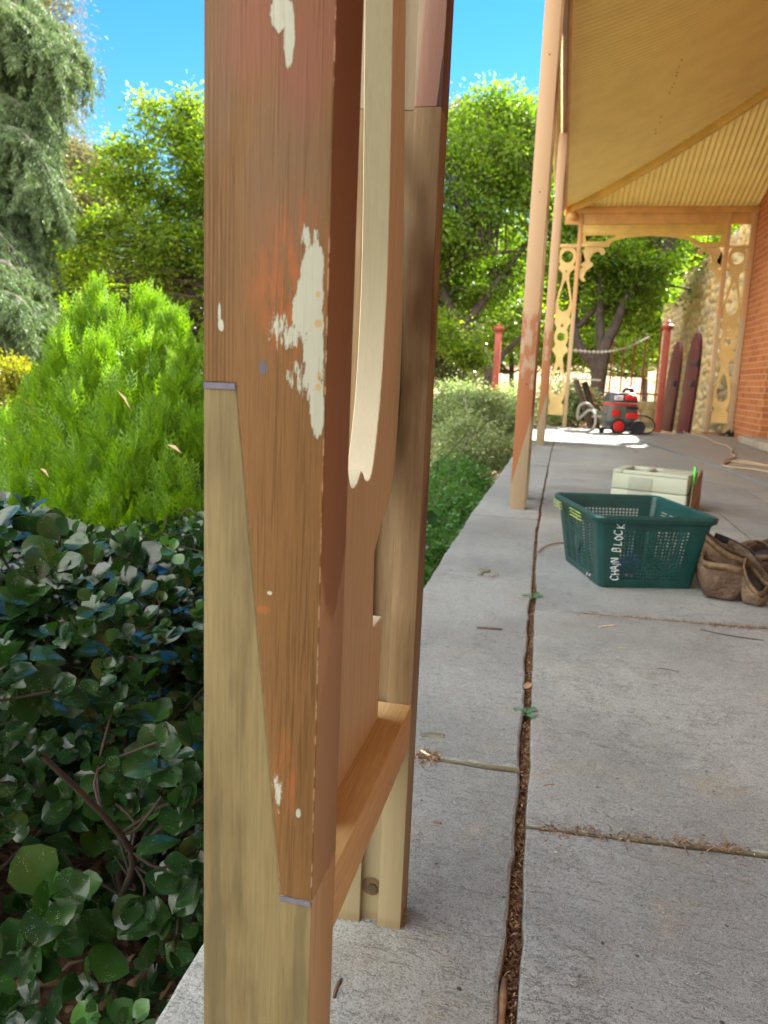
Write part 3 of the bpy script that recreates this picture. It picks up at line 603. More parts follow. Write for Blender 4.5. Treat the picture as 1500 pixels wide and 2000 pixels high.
m = MB(SO); m.box(-.15, XW, YE-.05, YE-.0, 3.17, 3.43); m.box(-.15, XW, YE-.085, YE-.0502, 3.33, 3.405); m.build('end_beam', M_ochre, scr, bevel=.004)
m = MB(SO); m.box(.1255, 2.2345, YE-.06, YE-.01, 3.03, 3.16); m.build('lower_beam', M_yellow, scr, bevel=.004)
for a, b in ((-.1995, .0625), (2.3005, 2.5745)):
    m = MB(SO); m.box(a, b, YE-.06, YE-.015, 2.82, 2.87); m.build('short_rail', M_cream, scr, bevel=.003)
m = MB(SO); m.lathe((-.04, YE-.13, 3.27), [(.0, -.06), (.05, -.055), (.07, -.02), (.07, .02), (.04, .06), (0, .065)], 16); m.build('corbel', M_ochre, scr, smooth=True)
zl = [(.20, .122), (.36, .122), (.40, .08), (.44, .10)]+S([(.46, .112), (.55, .127), (.64, .127), (.80, .104), (1.0, .066), (1.13, .055), (1.22, .125)], 4)+S([(1.25, .125), (1.31, .085), (1.37, .098), (1.44, .108), (1.52, .098), (1.58, .08), (1.66, .127)], 4)+S([(1.70, .127), (1.75, .10), (1.85, .124), (1.98, .124), (2.15, .09), (2.32, .056), (2.43, .06), (2.50, .129)], 4)+S([(2.53, .129), (2.56, .10), (2.60, .120), (2.68, .129), (2.76, .12), (2.815, .09)], 4)
def fret2(c): 
    o = [(c+w, z) for z, w in zl]+[(c-w, z) for z, w in zl[::-1]]
    d1 = S([(0, .52), (.058, .55), (.092, .64), (.070, .78), (.030, .93), (0, .99)], 5); d1 = [(c+a, b) for a, b in d1]+[(c-a, b) for a, b in d1[::-1][1:-1]]
    d2 = S([(0, 1.84), (.058, 1.87), (.090, 1.97), (.066, 2.12), (.028, 2.27), (0, 2.33)], 5); d2 = [(c+a, b) for a, b in d2]+[(c-a, b) for a, b in d2[::-1][1:-1]]
    return [o, d1, ring(c, 1.445, .066), [(c-.028, 1.60), (c+.028, 1.60), (c, 1.67)], d2, [(c-.016, 2.475), (c+.016, 2.475), (c, 2.43)], ring(c, 2.68, .09)]
for c0 in (-.0685, 2.4375): fret('fret_panel', fret2(c0), .022, lambda u, v, w: (u-1.2, -.035+w, v), M_cream, scr)
def bracket(sx, x0):
    P = [(0, 2.83), (.30, 2.83), (.36, 2.80), (.38, 2.74), (.33, 2.70), (.305, 2.745), (.26, 2.765), (.19, 2.73), (.15, 2.64), (.17, 2.60), (.21, 2.585), (.20, 2.54), (.15, 2.50), (.09, 2.44), (.075, 2.37), (.10, 2.35), (.11, 2.31), (.06, 2.31), (0, 2.38)]
    Q = smoothpoly(P, 1); hole = [(.02, 2.57), (.085, 2.62), (.02, 2.80)][::-1]; h2 = [(.02, 2.49), (.06, 2.53), (.02, 2.55)]
    fr = [(0, 2.875), (.43, 2.875), (.50, 2.93), (.62, 2.96), (.80, 2.985), (1.056, 3.0), (1.056, 3.03), (0, 3.03)]; fh = [(.07, 2.91), (.36, 2.91), (.43, 2.96), (.52, 2.99), (.50, 3.005), (.05, 3.005)]
    for nm, sh in (('bracket', [Q, hole, h2]), ('arch_board', [fr, fh])):
        fret(nm, [[(x0+sx*a, b) for a, b in pl] for pl in sh], .024, lambda u, v, w: (u-1.2, -.035+w, v), M_cream if nm == 'bracket' else M_yellow, scr)
bracket(1, .126); bracket(-1, 2.234)
for a, b in ((.1262, .56), (1.80, 2.2338)):
    m = MB(SO); m.box(a, b, YE-.065, YE-.01, 2.835, 2.872); m.build('bracket_shelf', M_cream, scr, bevel=.003)
# ---- rubble stone wall beyond
def voro(U, V, cells, seed):
    r = np.random.default_rng(seed); d1 = np.full(U.shape, 9.); d2 = np.full(U.shape, 9.); idx = np.zeros(U.shape, int)
    for k, (a, b) in enumerate(cells):
        d = np.hypot((U-a)/1.5, (V-b)); m_ = d < d1; d2 = np.where(m_, d1, np.minimum(d2, d)); idx = np.where(m_, k, idx); d1 = np.where(m_, d, d1)
    return d1, d2, idx
r = np.random.default_rng(21); cells = []
yy = 0
for row in np.arange(-.6, 3.7, .17):
    for cx in np.arange(YE+.2, 24.6, .27): cells.append((cx+r.uniform(-.1, .1)+(.13 if int(row*100) % 2 else 0), row+r.uniform(-.06, .06)))
U, Vv = np.meshgrid(np.arange(YE+.351, 24.3, .035), np.arange(-.7, 3.46, .035)); d1, d2, idx = voro(U, Vv, cells, 1)
e = np.clip((d2-d1)/.05, 0, 1); off = r.uniform(.0, .05, len(cells))
Xs = XW+.13-(e**.5)*.05-off[idx]*e+r.normal(0, .003, U.shape); V = np.stack([Xs.ravel(), U.ravel(), Vv.ravel()], 1); nyy, nxx = U.shape
I = np.arange(nxx*nyy).reshape(nyy, nxx); F = np.stack([I[:-1, :-1], I[1:, :-1], I[1:, 1:], I[:-1, 1:]], -1).reshape(-1, 4)
sw = thing('stone_wall', (XW+.2, 18, 0), 'tall pale rubble stone wall running away beyond the end of the verandah', 'wall')
me = fastmesh('rubble_face', V-np.array([XW+.2, 18, 0]), F); pal = np.array([(.42, .32, .15), (.37, .27, .115), (.46, .37, .20), (.33, .26, .14), (.44, .30, .12), (.38, .31, .19)]); cc = pal[r.integers(0, 6, len(cells))][idx]; cc = cc*e[..., None]+np.array((.36, .31, .20))*(1-e[..., None])
at_ = me.color_attributes.new('stone', 'FLOAT_COLOR', 'POINT'); at_.data.foreach_set('color', np.concatenate([cc.reshape(-1, 3), np.ones((cc.shape[0]*cc.shape[1], 1))], 1).astype(np.float32).ravel())
t = NT('rubble_stone'); ca = t.n('Attribute', attribute_name='stone').outputs[0]; nn = t.noise(14, 5, .7); c = t.mix(t.math('MULTIPLY', t.step(nn, .5, .7), .5), ca, (.20, .15, .08)); M_rubble = t.done(c, .9, t.bump(nn, .7, .02), .1)
link('rubble_face', me, M_rubble, sw, smooth=False)
m = MB((XW+.2, 18, 0)); m.box(XW+.14, XW+.5, YE+.36, 24.3, -.7, 3.45); m.build('core', M_rubble, sw)
M_quoin = [plain('quoin_a', (.50, .33, .12), .8, .15, 6, .5), plain('quoin_b', (.46, .36, .18), .8, .15, 6, .5)]
for k in range(12):
    m = MB((XW+.2, 18, 0)); zq = -.05+k*.2; w_ = .55 if k % 2 else .40; m.box(XW-.0, XW+.14, YE+.352, YE+.35+w_, zq, zq+.19); m.build('quoin', M_quoin[k % 2], sw, bevel=.012)
# ---- low edging wall and red iron fence outside
lw = thing('low_garden_wall', (.9, 20, -.2), 'low pale stone retaining wall under the red iron fence', 'wall'); m = MB((.9, 20, -.2)); rr_ = random.Random(4); x = -.4
while x < 2.6:
    w_ = rr_.uniform(.25, .45); m.box(x, x+w_-.01, 19.85+rr_.uniform(-.02, .02), 20.1, -.4, .16+rr_.uniform(-.02, .02)); m.box(x+.1, x+w_+.08, 19.87+rr_.uniform(-.02, .02), 20.08, .165, .36+rr_.uniform(-.02, .02)); x += w_
m.build('coping', plain('sandstone', (.46, .36, .18), .85, .3, 4, .5), lw, bevel=.015)
M_red = paint('oxide_red', (.33, .065, .04), 3, .5)
fence = thing('iron_fence', (.9, 20, .3), 'row of thin rust red iron uprights standing on the low stone wall', 'fence')
FY = 20.0
for (bx, by) in ((1182, 690), (1198, 670), (1218, 688), (1240, 672), (1262, 662), (1292, 648)):
    a = atY(bx, by, FY); m = MB((.9, 20, .3)); fx = a[0]; m.box(fx-.018, fx+.018, FY-.018, FY+.018, .36, a[2]); m.lathe((fx, FY, a[2]), [(.0, 0), (.04, .01), (.045, .05), (.02, .10), (0, .12)], 8); m.build('upright', M_red, fence)
m = MB((.9, 20, .3)); m.box(.35, 2.62, FY-.012, FY+.012, .52, .56); m.build('bottom_rail', M_red, fence)
def red_post(Y, px_, ptop, zb_, w_, label):
    a = atY(px_, ptop, Y); p = thing('gate_post', (a[0], Y, zb_), label, 'post', group='red gate posts'); zt_ = a[2]
    m = MB((a[0], Y, zb_)); m.box(a[0]-w_/2, a[0]+w_/2, Y-w_/2, Y+w_/2, zb_, zt_-.2); m.build('shaft', M_red, p, bevel=.006)
    m = MB((a[0], Y, zb_)); m.lathe((a[0], Y, zt_-.2), [(w_*.5, 0), (w_*.52, .03), (w_*.95, .08), (w_*.95, .11), (w_*.4, .14), (w_*.35, .18), (w_*.1, .2)], 16); m.build('cap', M_red, p, smooth=False)
    return p
red_post(14.2, 1306, 625, -.17, .105, 'stout red square gate post with moulded cap in front of the stone wall')
red_post(16.4, 975, 632, -.5, .13, 'red square gate post with moulded cap standing alone behind the pale shrubs')
# ---- two maroon round topped gate leaves leaning on the stone wall
M_maroon = paint('maroon_paint', (.085, .016, .017), 6, .4); M_iron = plain('black_iron', (.04, .04, .045), .5, metal=.4)
def leaf_gate(Y, xb_, h_, lean, label, hinge):
    p = thing('gate_leaf', (xb_, Y, 0.0 if Y < 13.3 else -.05), label, 'gate', group='maroon gate leaves leaning on the stone wall'); o = p
    wv = .29; poly = [(-wv, 0), (wv, 0), (wv, h_-.75)]+[(wv*math.cos(a)**.8, h_-.75+.75*math.sin(a)) for a in np.linspace(.1, math.pi/2, 9)]+[(-wv*abs(math.cos(a))**.8, h_-.75+.75*math.sin(a)) for a in np.linspace(math.pi/2+.12, math.pi-.1, 8)]+[(-wv, h_-.75)]
    m = MB(); m.prism(poly, 'x', -.028, .028); b = m.build('board', M_maroon, p, bevel=.008)
    p.rotation_euler = (0, R(lean), R(10))
    m = MB(); m.box(-.06, -.0285, -.27, -.13, .80, .90); m.lathe((-.05, -.20, .85), [(.045, -.02), (.05, 0), (.045, .02)], 12, 'x'); m.build('latch', M_iron, p, bevel=.003)
    if hinge: m = MB(); m.box(-.045, -.0285, -.30, .1, 1.16, 1.21); m.box(-.06, -.02, -.33, -.295, 1.13, 1.24); m.build('strap_hinge', M_iron, p, bevel=.003)
    return p
g1 = leaf_gate(13.75, 2.05, 1.68, 2.5, 'maroon round topped gate leaf with strap hinge, the nearer of two', True)
g2 = leaf_gate(14.7, 1.90, 1.58, 2.5, 'shorter maroon round topped gate leaf half hidden behind the stout red gate post', False)
for g in (g1, g2): g.location.z = -.06
# chain with leaves strung from the post to the fence
a = atY(1118, 684, 15); b = atY(1268, 658, 19.5); m = MB(); pts = [a+(b-a)*k/40+np.array([0, 0, -.16*math.sin(math.pi*k/40)]) for k in range(41)]
for k in range(40):
    p, q = pts[k], pts[k+1]; d = (q-p); w_ = np.array([0, 0, .028]) if k % 2 else np.array([.028, 0, 0]); m.tube([p-w_*.0, p+d*.5+w_, q+d*.15, p+d*.5-w_, p], .009, 5)
tag(m.build('garden_chain', plain('galvanised', (.55, .52, .47), .5)), 'sagging pale chain strung above the garden behind the far fretwork panel', 'chain')
# ================================================================ THINGS ON THE FLOOR
def dirp(a): return np.array([math.cos(a), math.sin(a), 0.0])
# ---- green stacking basket
def perforated(mb, A, B, C_, D_, nu, nv, mu, mv, hw, hh, th, sides=True):
    """wall A(bottom-left) B(bottom-right) C(top-right) D(top-left) with nu x nv real holes; mu/mv solid margins"""
    A, B, C_, D_ = [np.array(q, float) for q in (A, B, C_, D_)]
    N = np.cross(B-A, D_-A); N /= np.linalg.norm(N)
    def ticks(n, m, h):
        c = (1-2*m)/n; t = [0.0]
        for i in range(n): t += [m+c*(i+.5-h/2), m+c*(i+.5+h/2)]
        return t+[1.0]
    us, vs_ = ticks(nu, mu, hw), ticks(nv, mv, hh)
    P = lambda u, v: (A*(1-u)+B*u)*(1-v)+(D_*(1-u)+C_*u)*v
    V = []
    for s_ in (0, 1):
        for v in vs_:
            for u in us: V.append(P(u, v)-N*th*s_)
    nu2, nv2 = len(us), len(vs_); L = nu2*nv2; F = []
    for j in range(nv2-1):
        for i in range(nu2-1):
            a, b, c, d = j*nu2+i, j*nu2+i+1, (j+1)*nu2+i+1, (j+1)*nu2+i
            if i % 2 == 1 and j % 2 == 1 and i < nu2-2 and j < nv2-2:
                for p, q in ((a, b), (b, c), (c, d), (d, a)): F.append((p, q, q+L, p+L))
            else: F += [(a, b, c, d), (d+L, c+L, b+L, a+L)]
    mb.add(V, F)
t = NT('green_plastic'); n1 = t.noise(14, 5, .6); n2 = t.noise(160, 3, .6); c = t.mix(t.step(n1, .4, .7), (.003, .036, .030), (.004, .050, .043)); c = t.mix(t.math('MULTIPLY', t.step(n2, .62, .75), .4), c, (.04, .085, .075)); M_green = t.done(c, t.math('ADD', .28, t.math('MULTIPLY', n1, .25)), t.bump(n2, .1, .001), .5)
bk = thing('plastic_basket', (.19, 2.72, 0), 'dark green perforated plastic basket with white handwriting on its front corner', 'basket')
c00 = atZ(1171, 1148); c10 = atZ(1347, 1152); a0 = math.atan2(c10[1]-c00[1], c10[0]-c00[0]); ex, ey = dirp(a0), dirp(a0+R(90)); Lb, Db, Hb, fl = .335, .42, .262, .040
bk.location = c00; BO = c00
def bp(u, v, z): f_ = fl*z/Hb; return ex*(-f_+u*(Lb+2*f_))+ey*(-f_+v*(Db+2*f_))+np.array([0, 0, z])
def ins(u, v, z): return bp(u, v, z)
m = MB(); H0 = Hb-.02
mg = .055
perforated(m, bp(mg, 0, .004), bp(1-mg, 0, .004), bp(1-mg, 0, H0), bp(mg, 0, H0), 19, 15, .15, .115, .6, .6, .003)
perforated(m, bp(1-mg, 1, .004), bp(mg, 1, .004), bp(mg, 1, H0), bp(1-mg, 1, H0), 19, 15, .12, .115, .62, .62, .003)
perforated(m, bp(0, 1-mg, .004), bp(0, mg, .004), bp(0, mg, H0), bp(0, 1-mg, H0), 5, 17, .08, .10, .8, .42, .003)
perforated(m, bp(1, mg, .004), bp(1, 1-mg, .004), bp(1, 1-mg, H0), bp(1, mg, H0), 5, 17, .08, .10, .8, .42, .003)
for (u0, v0, u1, v1, uc, vc) in ((mg, 0, 0, mg, mg, mg), (1, mg, 1-mg, 0, 1-mg, mg), (1-mg, 1, 1, 1-mg, 1-mg, 1-mg), (0, 1-mg, mg, 1, mg, 1-mg)):
    n = 6; V = []
    a_ = math.atan2(v0-vc, u0-uc); b_ = math.atan2(v1-vc, u1-uc)
    if b_-a_ > math.pi: b_ -= 2*math.pi
    if a_-b_ > math.pi: b_ += 2*math.pi
    for k in range(n+1):
        w_ = a_+(b_-a_)*k/n
        for z_ in (.004, H0): V.append(bp(uc+mg*math.cos(w_), vc+mg*math.sin(w_), z_))
    m.add(V, [(2*k, 2*k+2, 2*k+3, 2*k+1) for k in range(n)])
m.build('side_walls', M_green, bk)
m = MB(); m.add([bp(mg*.4, mg*.4, .006), bp(1-mg*.4, mg*.4, .006), bp(1-mg*.4, 1-mg*.4, .006), bp(mg*.4, 1-mg*.4, .006)], [(0, 1, 2, 3)]); m.build('base', M_green, bk)
def rimloop(o, z):
    out = []; u0, v0 = -o/Lb, -o/Db; cr = .05
    for (uc, vc, a_) in ((1-mg, 1-mg, 0), (mg, 1-mg, 90), (mg, mg, 180), (1-mg, mg, 270)):
        for k in range(7):
            w_ = R(a_+15*k); p = bp(uc+mg*math.cos(w_), vc+mg*math.sin(w_), min(z, Hb)); p[2] = z; nrm = ex*math.cos(w_)+ey*math.sin(w_); out.append(p+nrm*o)
    return out
m = MB(); prof = [(-.004, H0-.004), (.004, H0-.006), (.006, H0+.004), (.013, H0+.006), (.015, H0+.002), (.017, H0+.016), (.014, Hb+.003), (.006, Hb+.006), (-.004, Hb+.001)]
loops = [rimloop(o, z) for o, z in prof]; n = len(loops[0]); k = len(prof)
m.add([p for l in loops for p in l], [(i*n+j, i*n+(j+1) % n, ((i+1) % k)*n+(j+1) % n, ((i+1) % k)*n+j) for i in range(k) for j in range(n)]); m.build('rim', M_green, bk, smooth=False)
M_worn = plain('yellowed_plastic', (.22, .30, .06), .5, .4, 60, .3)
for a_, b_ in ((.25, .52), (.74, .95)):
    m = MB()
    for z_ in (.222, .234, .246): p = bp(0, a_, z_)-ex*.0225; q = bp(0, b_, z_)-ex*.0225; m.tube([p, q], .0022, 5)
    m.build('worn_rim_ridges', M_worn, bk)
# round boss on the end wall
m = MB(); c_ = bp(0, .52, .13)-ex*.0012; V = []
for k in range(20): V.append(c_+ey*.035*math.cos(k*math.pi/10)+np.array([0, 0, .045*math.sin(k*math.pi/10)]))
m.add(V+[v_+ex*.003 for v_ in V], [tuple(range(20))]+[(i, i+20, (i+1) % 20+20, (i+1) % 20) for i in range(20)]); m.build('boss', M_green, bk, bevel=.001)
# handwriting, painted bottom to top on the solid corner strip
GL = {'C': [[(.9, .85), (.5, 1), (.12, .75), (.1, .3), (.45, 0), (.9, .15)]], 'H': [[(.1, 0), (.15, 1)], [(.85, 0), (.8, 1)], [(.12, .5), (.82, .55)]], 'A': [[(.05, 0), (.45, 1), (.9, 0)], [(.2, .38), (.75, .4)]], 'I': [[(.5, 0), (.45, 1)]], 'N': [[(.1, 0), (.15, 1), (.8, .05), (.85, 1)]],
      'B': [[(.15, 0), (.15, 1), (.65, .95), (.75, .75), (.6, .55), (.2, .52)], [(.6, .55), (.9, .35), (.7, .05), (.15, 0)]], 'L': [[(.2, 1), (.15, .05), (.85, .1)]], 'O': [[(.5, 1), (.12, .6), (.3, .05), (.7, .05), (.9, .55), (.5, 1)]], 'K': [[(.15, 0), (.15, 1)], [(.85, 1), (.2, .45), (.95, -.05)]]}
M_mark = plain('white_marker', (.62, .68, .68), .6, .2, 200, 0); m = MB(); zc = .030
FP = lambda u, z: bp(0, 0, z)+ex*u-ey*.0028
for i, (ch, adv, sz) in enumerate((('C', .020, .017), ('H', .019, .018), ('A', .018, .018), ('I', .009, .008), ('N', .022, .017), (' ', .018, .016), ('B', .022, .017), ('L', .020, .016), ('O', .020, .016), ('C', .021, .018), ('K', .020, .020))):
    if ch != ' ':
        if i == 6: m.build('handwriting', M_mark, bk); m = MB()
        for st in GL[ch]:
            pts = [FP(.050+(.0035*math.sin(i*2.7))+.012*(zc/.2)-(q[1]-.5)*.028+.010*(zc/.24)**2, zc+q[0]*sz+.0015*math.sin(i*1.9+q[1]*1.5)) for q in (spline([(a_, b_, 0) for a_, b_ in st], 4) if len(st) > 2 else [(a_, b_, 0) for a_, b_ in st])]
            m.tube(pts, .0021, 5, flat=.6)
    zc += adv
m.build('handwriting', M_mark, bk)
m = MB(); q = bp(0, .46, .115)-ex*.0075; m.add([q+ey*.005*math.cos(a)+np.array([0, 0, .005*math.sin(a)]) for a in np.linspace(0, 2*math.pi, 9)[:-1]], [tuple(range(8))]); m.build('hole', M_screwhole, bk)
# contents: chain hoist and chain
ch = thing('chain_hoist', tuple(BO+bp(.42, .45, .01)), 'yellow and blue chain hoist with chain lying inside the green basket', 'hoist')
M_hy = plain('hoist_yellow', (.55, .42, .03), .45, .3, 30); M_hb = plain('hoist_blue', (.04, .07, .22), .45, .3, 30); M_ch = plain('chain_steel', (.30, .29, .30), .35, metal=.8)
m = MB(); m.lathe((-.05, 0, .06), [(.02, -.035), (.055, -.03), (.06, -.01), (.06, .01), (.055, .03), (.02, .035)], 18, 'y'); m.build('body', M_hy, ch, bevel=.002)
m = MB(); m.lathe((.03, -.03, .045), [(.01, -.03), (.04, -.026), (.042, .02), (.02, .03)], 16, 'y'); m.build('wheel', M_hb, ch, bevel=.002)
m = MB(); rr_ = random.Random(9); p = np.array([-.12, -.12, .012])
for k in range(70):
    d = np.array([rr_.uniform(-1, 1), rr_.uniform(-1, 1), rr_.uniform(-.2, .25)]); d = d/np.linalg.norm(d)*.016; q = p+d; q[0] = min(.13, max(-.15, q[0])); q[1] = min(.10, max(-.13, q[1])); q[2] = min(.06, max(.008, q[2])); w_ = np.cross(d, [0, 0, 1]); w_ = w_/(np.linalg.norm(w_)+1e-9)*.007 if k % 2 else np.array([0, 0, .007])
    m.tube([p, (p+q)/2+w_, q, (p+q)/2-w_, p], .0028, 5); p = q
m.build('chain', M_ch, ch)
m = MB(); m.tube([(-.05, 0, .115), (-.05, .0, .135), (-.03, 0, .15), (-.01, 0, .135), (-.02, 0, .12)], .008, 8); m.build('hook', M_hy, ch)
# ---- pale grey green tool case behind the basket
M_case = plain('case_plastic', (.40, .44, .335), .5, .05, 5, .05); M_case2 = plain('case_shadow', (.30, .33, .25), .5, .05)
f0, f1 = atZ(1190, 985), atZ(1324, 1010); a0 = math.atan2(f1[1]-f0[1], f1[0]-f0[0]); a0 = R(-19)
cs = thing('tool_case', tuple(f0), 'pale grey green stacking tool case with bright green latch behind the green basket', 'tool case', rz=a0)
Lc, Dc, Hc = .43, .31, .215
m = MB(); m.box(0, Lc, 0, Dc, 0, .10); m.build('body', M_case, cs, bevel=.006)
m = MB(); m.box(.0015, Lc-.0015, .0015, Dc-.0015, .1035, Hc-.022); ld = m.build('lid', M_case, cs, bevel=.006)
m = MB()
for (x0, x1, y0, y1) in ((.0, .055, .0, Dc), (.055, Lc, 0, .035), (.055, Lc, Dc-.035, Dc), (.15, .19, .035, Dc-.035), (.24, Lc, .035, Dc-.035)): m.box(x0+.003, x1-.0005, y0+.003, y1-.0005, Hc-.0215, Hc)
m.build('lid_ribs', M_case, ld, bevel=.003)
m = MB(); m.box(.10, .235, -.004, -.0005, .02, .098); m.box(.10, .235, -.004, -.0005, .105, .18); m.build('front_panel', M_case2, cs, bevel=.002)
m = MB(); m.prism([(.12, .12), (.16, .12), (.165, .215), (.155, .255), (.135, .26), (.125, .22)], 'x', Lc+.001, Lc+.014); m.build('latch', plain('latch_green', (.08, .62, .04), .4, bump=0), cs, bevel=.003)
bd = thing('cardboard_sheet', tuple(f0+dirp(a0)*(Lc+.018)+dirp(a0+R(90))*.02), 'torn brown cardboard leaning against the side of the tool case', 'cardboard', rz=a0)
m = MB(); m.prism([(0, 0), (.29, 0), (.31, .06), (.30, .12), (.305, .20), (.26, .235), (.20, .215), (.15, .19), (.08, .17), (.02, .15), (.01, .08)], 'x', 0, .006); m.build('sheet', plain('cardboard', (.24, .165, .10), .8, .25, 12, .4), bd)
# ---- leather tool bag
t = NT('worn_leather'); n1 = t.noise(11, 5, .65); n2 = t.noise(55, 5, .7); c = t.mix(t.step(n1, .36, .66), (.070, .040, .022), (.165, .108, .068)); c = t.mix(t.math('MULTIPLY', t.step(n2, .55, .7), .6), c, (.05, .028, .017)); c = t.mix(t.math('MULTIPLY', t.step(t.noise(5, 3), .6, .7), .5), c, (.25, .18, .11)); M_leather = t.done(c, .62, t.bump(t.math('ADD', n2, t.noise(9, 5, .7)), .9, .016), .35)
M_hem = plain('hem_leather', (.095, .058, .026), .6, .4, 40, .4); M_dark = plain('bag_lining', (.02, .018, .022), .8, bump=.2)
def pouch(name, parent, base, rx, ry, h, ang, tilt, seed, open_=True, squash=.0):
    rr_ = np.random.default_rng(seed); V = []; nr, ns = 15, 40; ph = rr_.uniform(0, 6, 6)
    ca, sa = math.cos(ang), math.sin(ang)
    for i in range(nr):
        t_ = i/(nr-1); sc = (.62+.50*math.sin(min(1, t_*1.5+.12)*math.pi/2)-.10*t_*t_) if i else .5
        for k in range(ns):
            w_ = 2*math.pi*k/ns; sq = (abs(math.cos(w_))**3.2+abs(math.sin(w_))**3.2)**(-1/3.2)
            wr = 1+.035*math.sin(3*w_+ph[0]+t_*4)+.028*math.sin(5*w_+ph[1]-t_*7)+.02*math.sin(9*w_+ph[2]+t_*3)
            x_, y_ = rx*sc*sq*wr*math.cos(w_), ry*sc*sq*wr*math.sin(w_); z_ = h*t_ + (.012*math.sin(2*w_+ph[3])*t_) - tilt*t_*x_ 
            V.append((base[0]+x_*ca-y_*sa, base[1]+x_*sa+y_*ca, base[2]+max(.0, z_)+(.004 if i == 0 else 0)))
    F = [(i*ns+k, i*ns+(k+1) % ns, (i+1)*ns+(k+1) % ns, (i+1)*ns+k) for i in range(nr-1) for k in range(ns)]+[tuple(range(ns-1, -1, -1))]
    m = MB(); m.add(V, F); o = m.build(name, M_leather, parent, smooth=True)
    top = V[-ns:]; c_ = np.mean(top, 0); m = MB(); hm = []
    for q in (0, 1, 2, 3):
        for p in top: p = np.array(p); d_ = p-c_; d_[2] = 0; d_ /= np.linalg.norm(d_); hm.append(p+d_*(.0035, .0045, -.004, -.003)[q]+np.array([0, 0, (-.022, .003, .003, -.022)[q]]))
    m.add(hm, [(q*ns+k, q*ns+(k+1) % ns, ((q+1) % 4)*ns+(k+1) % ns, ((q+1) % 4)*ns+k) for q in range(4) for k in range(ns)]); m.build('hem', M_hem, o, smooth=True)
    dk = [tuple(np.array(p)*1-np.array([0, 0, .03])-(np.array(p)-c_)*np.array([.06, .06, 0])) for p in top]; m = MB(); m.add(dk, [tuple(range(ns))]); m.build('inside', M_dark, o)
    return o
tb0 = atZ(1409, 1172); tb = thing('tool_bag', (tb0[0], tb0[1], 0), 'worn brown leather tool pouch with belt slumped beside the green basket', 'tool bag'); tb.scale = (.93, .93, .93)
pouch('front_pouch', tb, (.0, .03, 0), .072, .058, .135, R(-14), .25, 3)
pouch('back_pouch', tb, (.012, .125, 0), .085, .055, .185, R(-10), .55, 7)
pouch('small_pouch', tb, (.105, -.01, 0), .040, .05, .10, R(-35), 1.1, 12)
def ribbon(name, pts, w_, mat, parent, th=.004, upv=(0, 0, 1), wsc=None):
    P = [np.array(p, float) for p in spline(pts, 6)]; m = MB(); V = []; n = len(P)
    for i, p in enumerate(P):
        t_ = P[min(i+1, n-1)]-P[max(i-1, 0)]; t_ /= np.linalg.norm(t_)+1e-9; u_ = np.array(upv if not callable(upv) else upv(i/(n-1)), float); u_ = u_-t_*u_.dot(t_); u_ /= np.linalg.norm(u_)+1e-9; s_ = np.cross(t_, u_)
        V += [p+u_*w_/2+s_*th/2, p+u_*w_/2-s_*th/2, p-u_*w_/2-s_*th/2, p-u_*w_/2+s_*th/2]
    m.add(V, [(4*i+k, 4*i+(k+1) % 4, 4*i+4+(k+1) % 4, 4*i+4+k) for i in range(n-1) for k in range(4)]+[(0, 1, 2, 3), (4*n-4, 4*n-1, 4*n-2, 4*n-3)]); return m.build(name, mat, parent, smooth=False, bevel=.0008)
ribbon('belt', [(.06, .24, .115), (.10, .25, .165), (.15, .25, .185), (.20, .24, .16), (.235, .23, .11), (.24, .21, .06)], .048, M_leather, tb, upv=(.2, -1, .25))
ribbon('strap', [(.02, .10, .195), (.08, .07, .165), (.12, .04, .12), (.155, .02, .085), (.20, .0, .07), (.28, -.02, .065), (.40, -.03, .06)], .036, M_leather, tb, upv=(.1, -.55, .8))
ribbon('back_strap', [(-.01, .20, .20), (.04, .19, .185), (.09, .17, .165), (.13, .16, .14)], .03, M_dark, tb, upv=(0, -.3, 1))
m = MB(); m.box(-.15, .3, -.035, .035, 0, .002); 
b2 = atZ(1500, 1135); tb2 = thing('tool_pouch', (b2[0]+.05, b2[1], 0), 'second slumped brown leather pouch at the right edge of the picture', 'tool bag')
pouch('pouch', tb2, (.02, .12, 0), .13, .085, .125, R(8), -.25, 17)
ribbon('belt', [(-.11, -.08, .015), (-.04, -.075, .02), (.05, -.08, .018), (.2, -.10, .02), (.4, -.1, .02)], .05, plain('black_web', (.018, .018, .022), .7), tb2, upv=(0, -.8, .6))
ribbon('strap', [(-.13, .03, .10), (-.06, .05, .135), (.04, .05, .15), (.16, .03, .14), (.3, 0, .12)], .04, M_leather, tb2, upv=(0, -.4, .9))
m = MB(); m.tube([(-.085, .22, .150), (-.05, .12, .155)], .006, 8); tk = m.build('brass_tool', plain('brass', (.45, .28, .06), .35, metal=.9), tb)
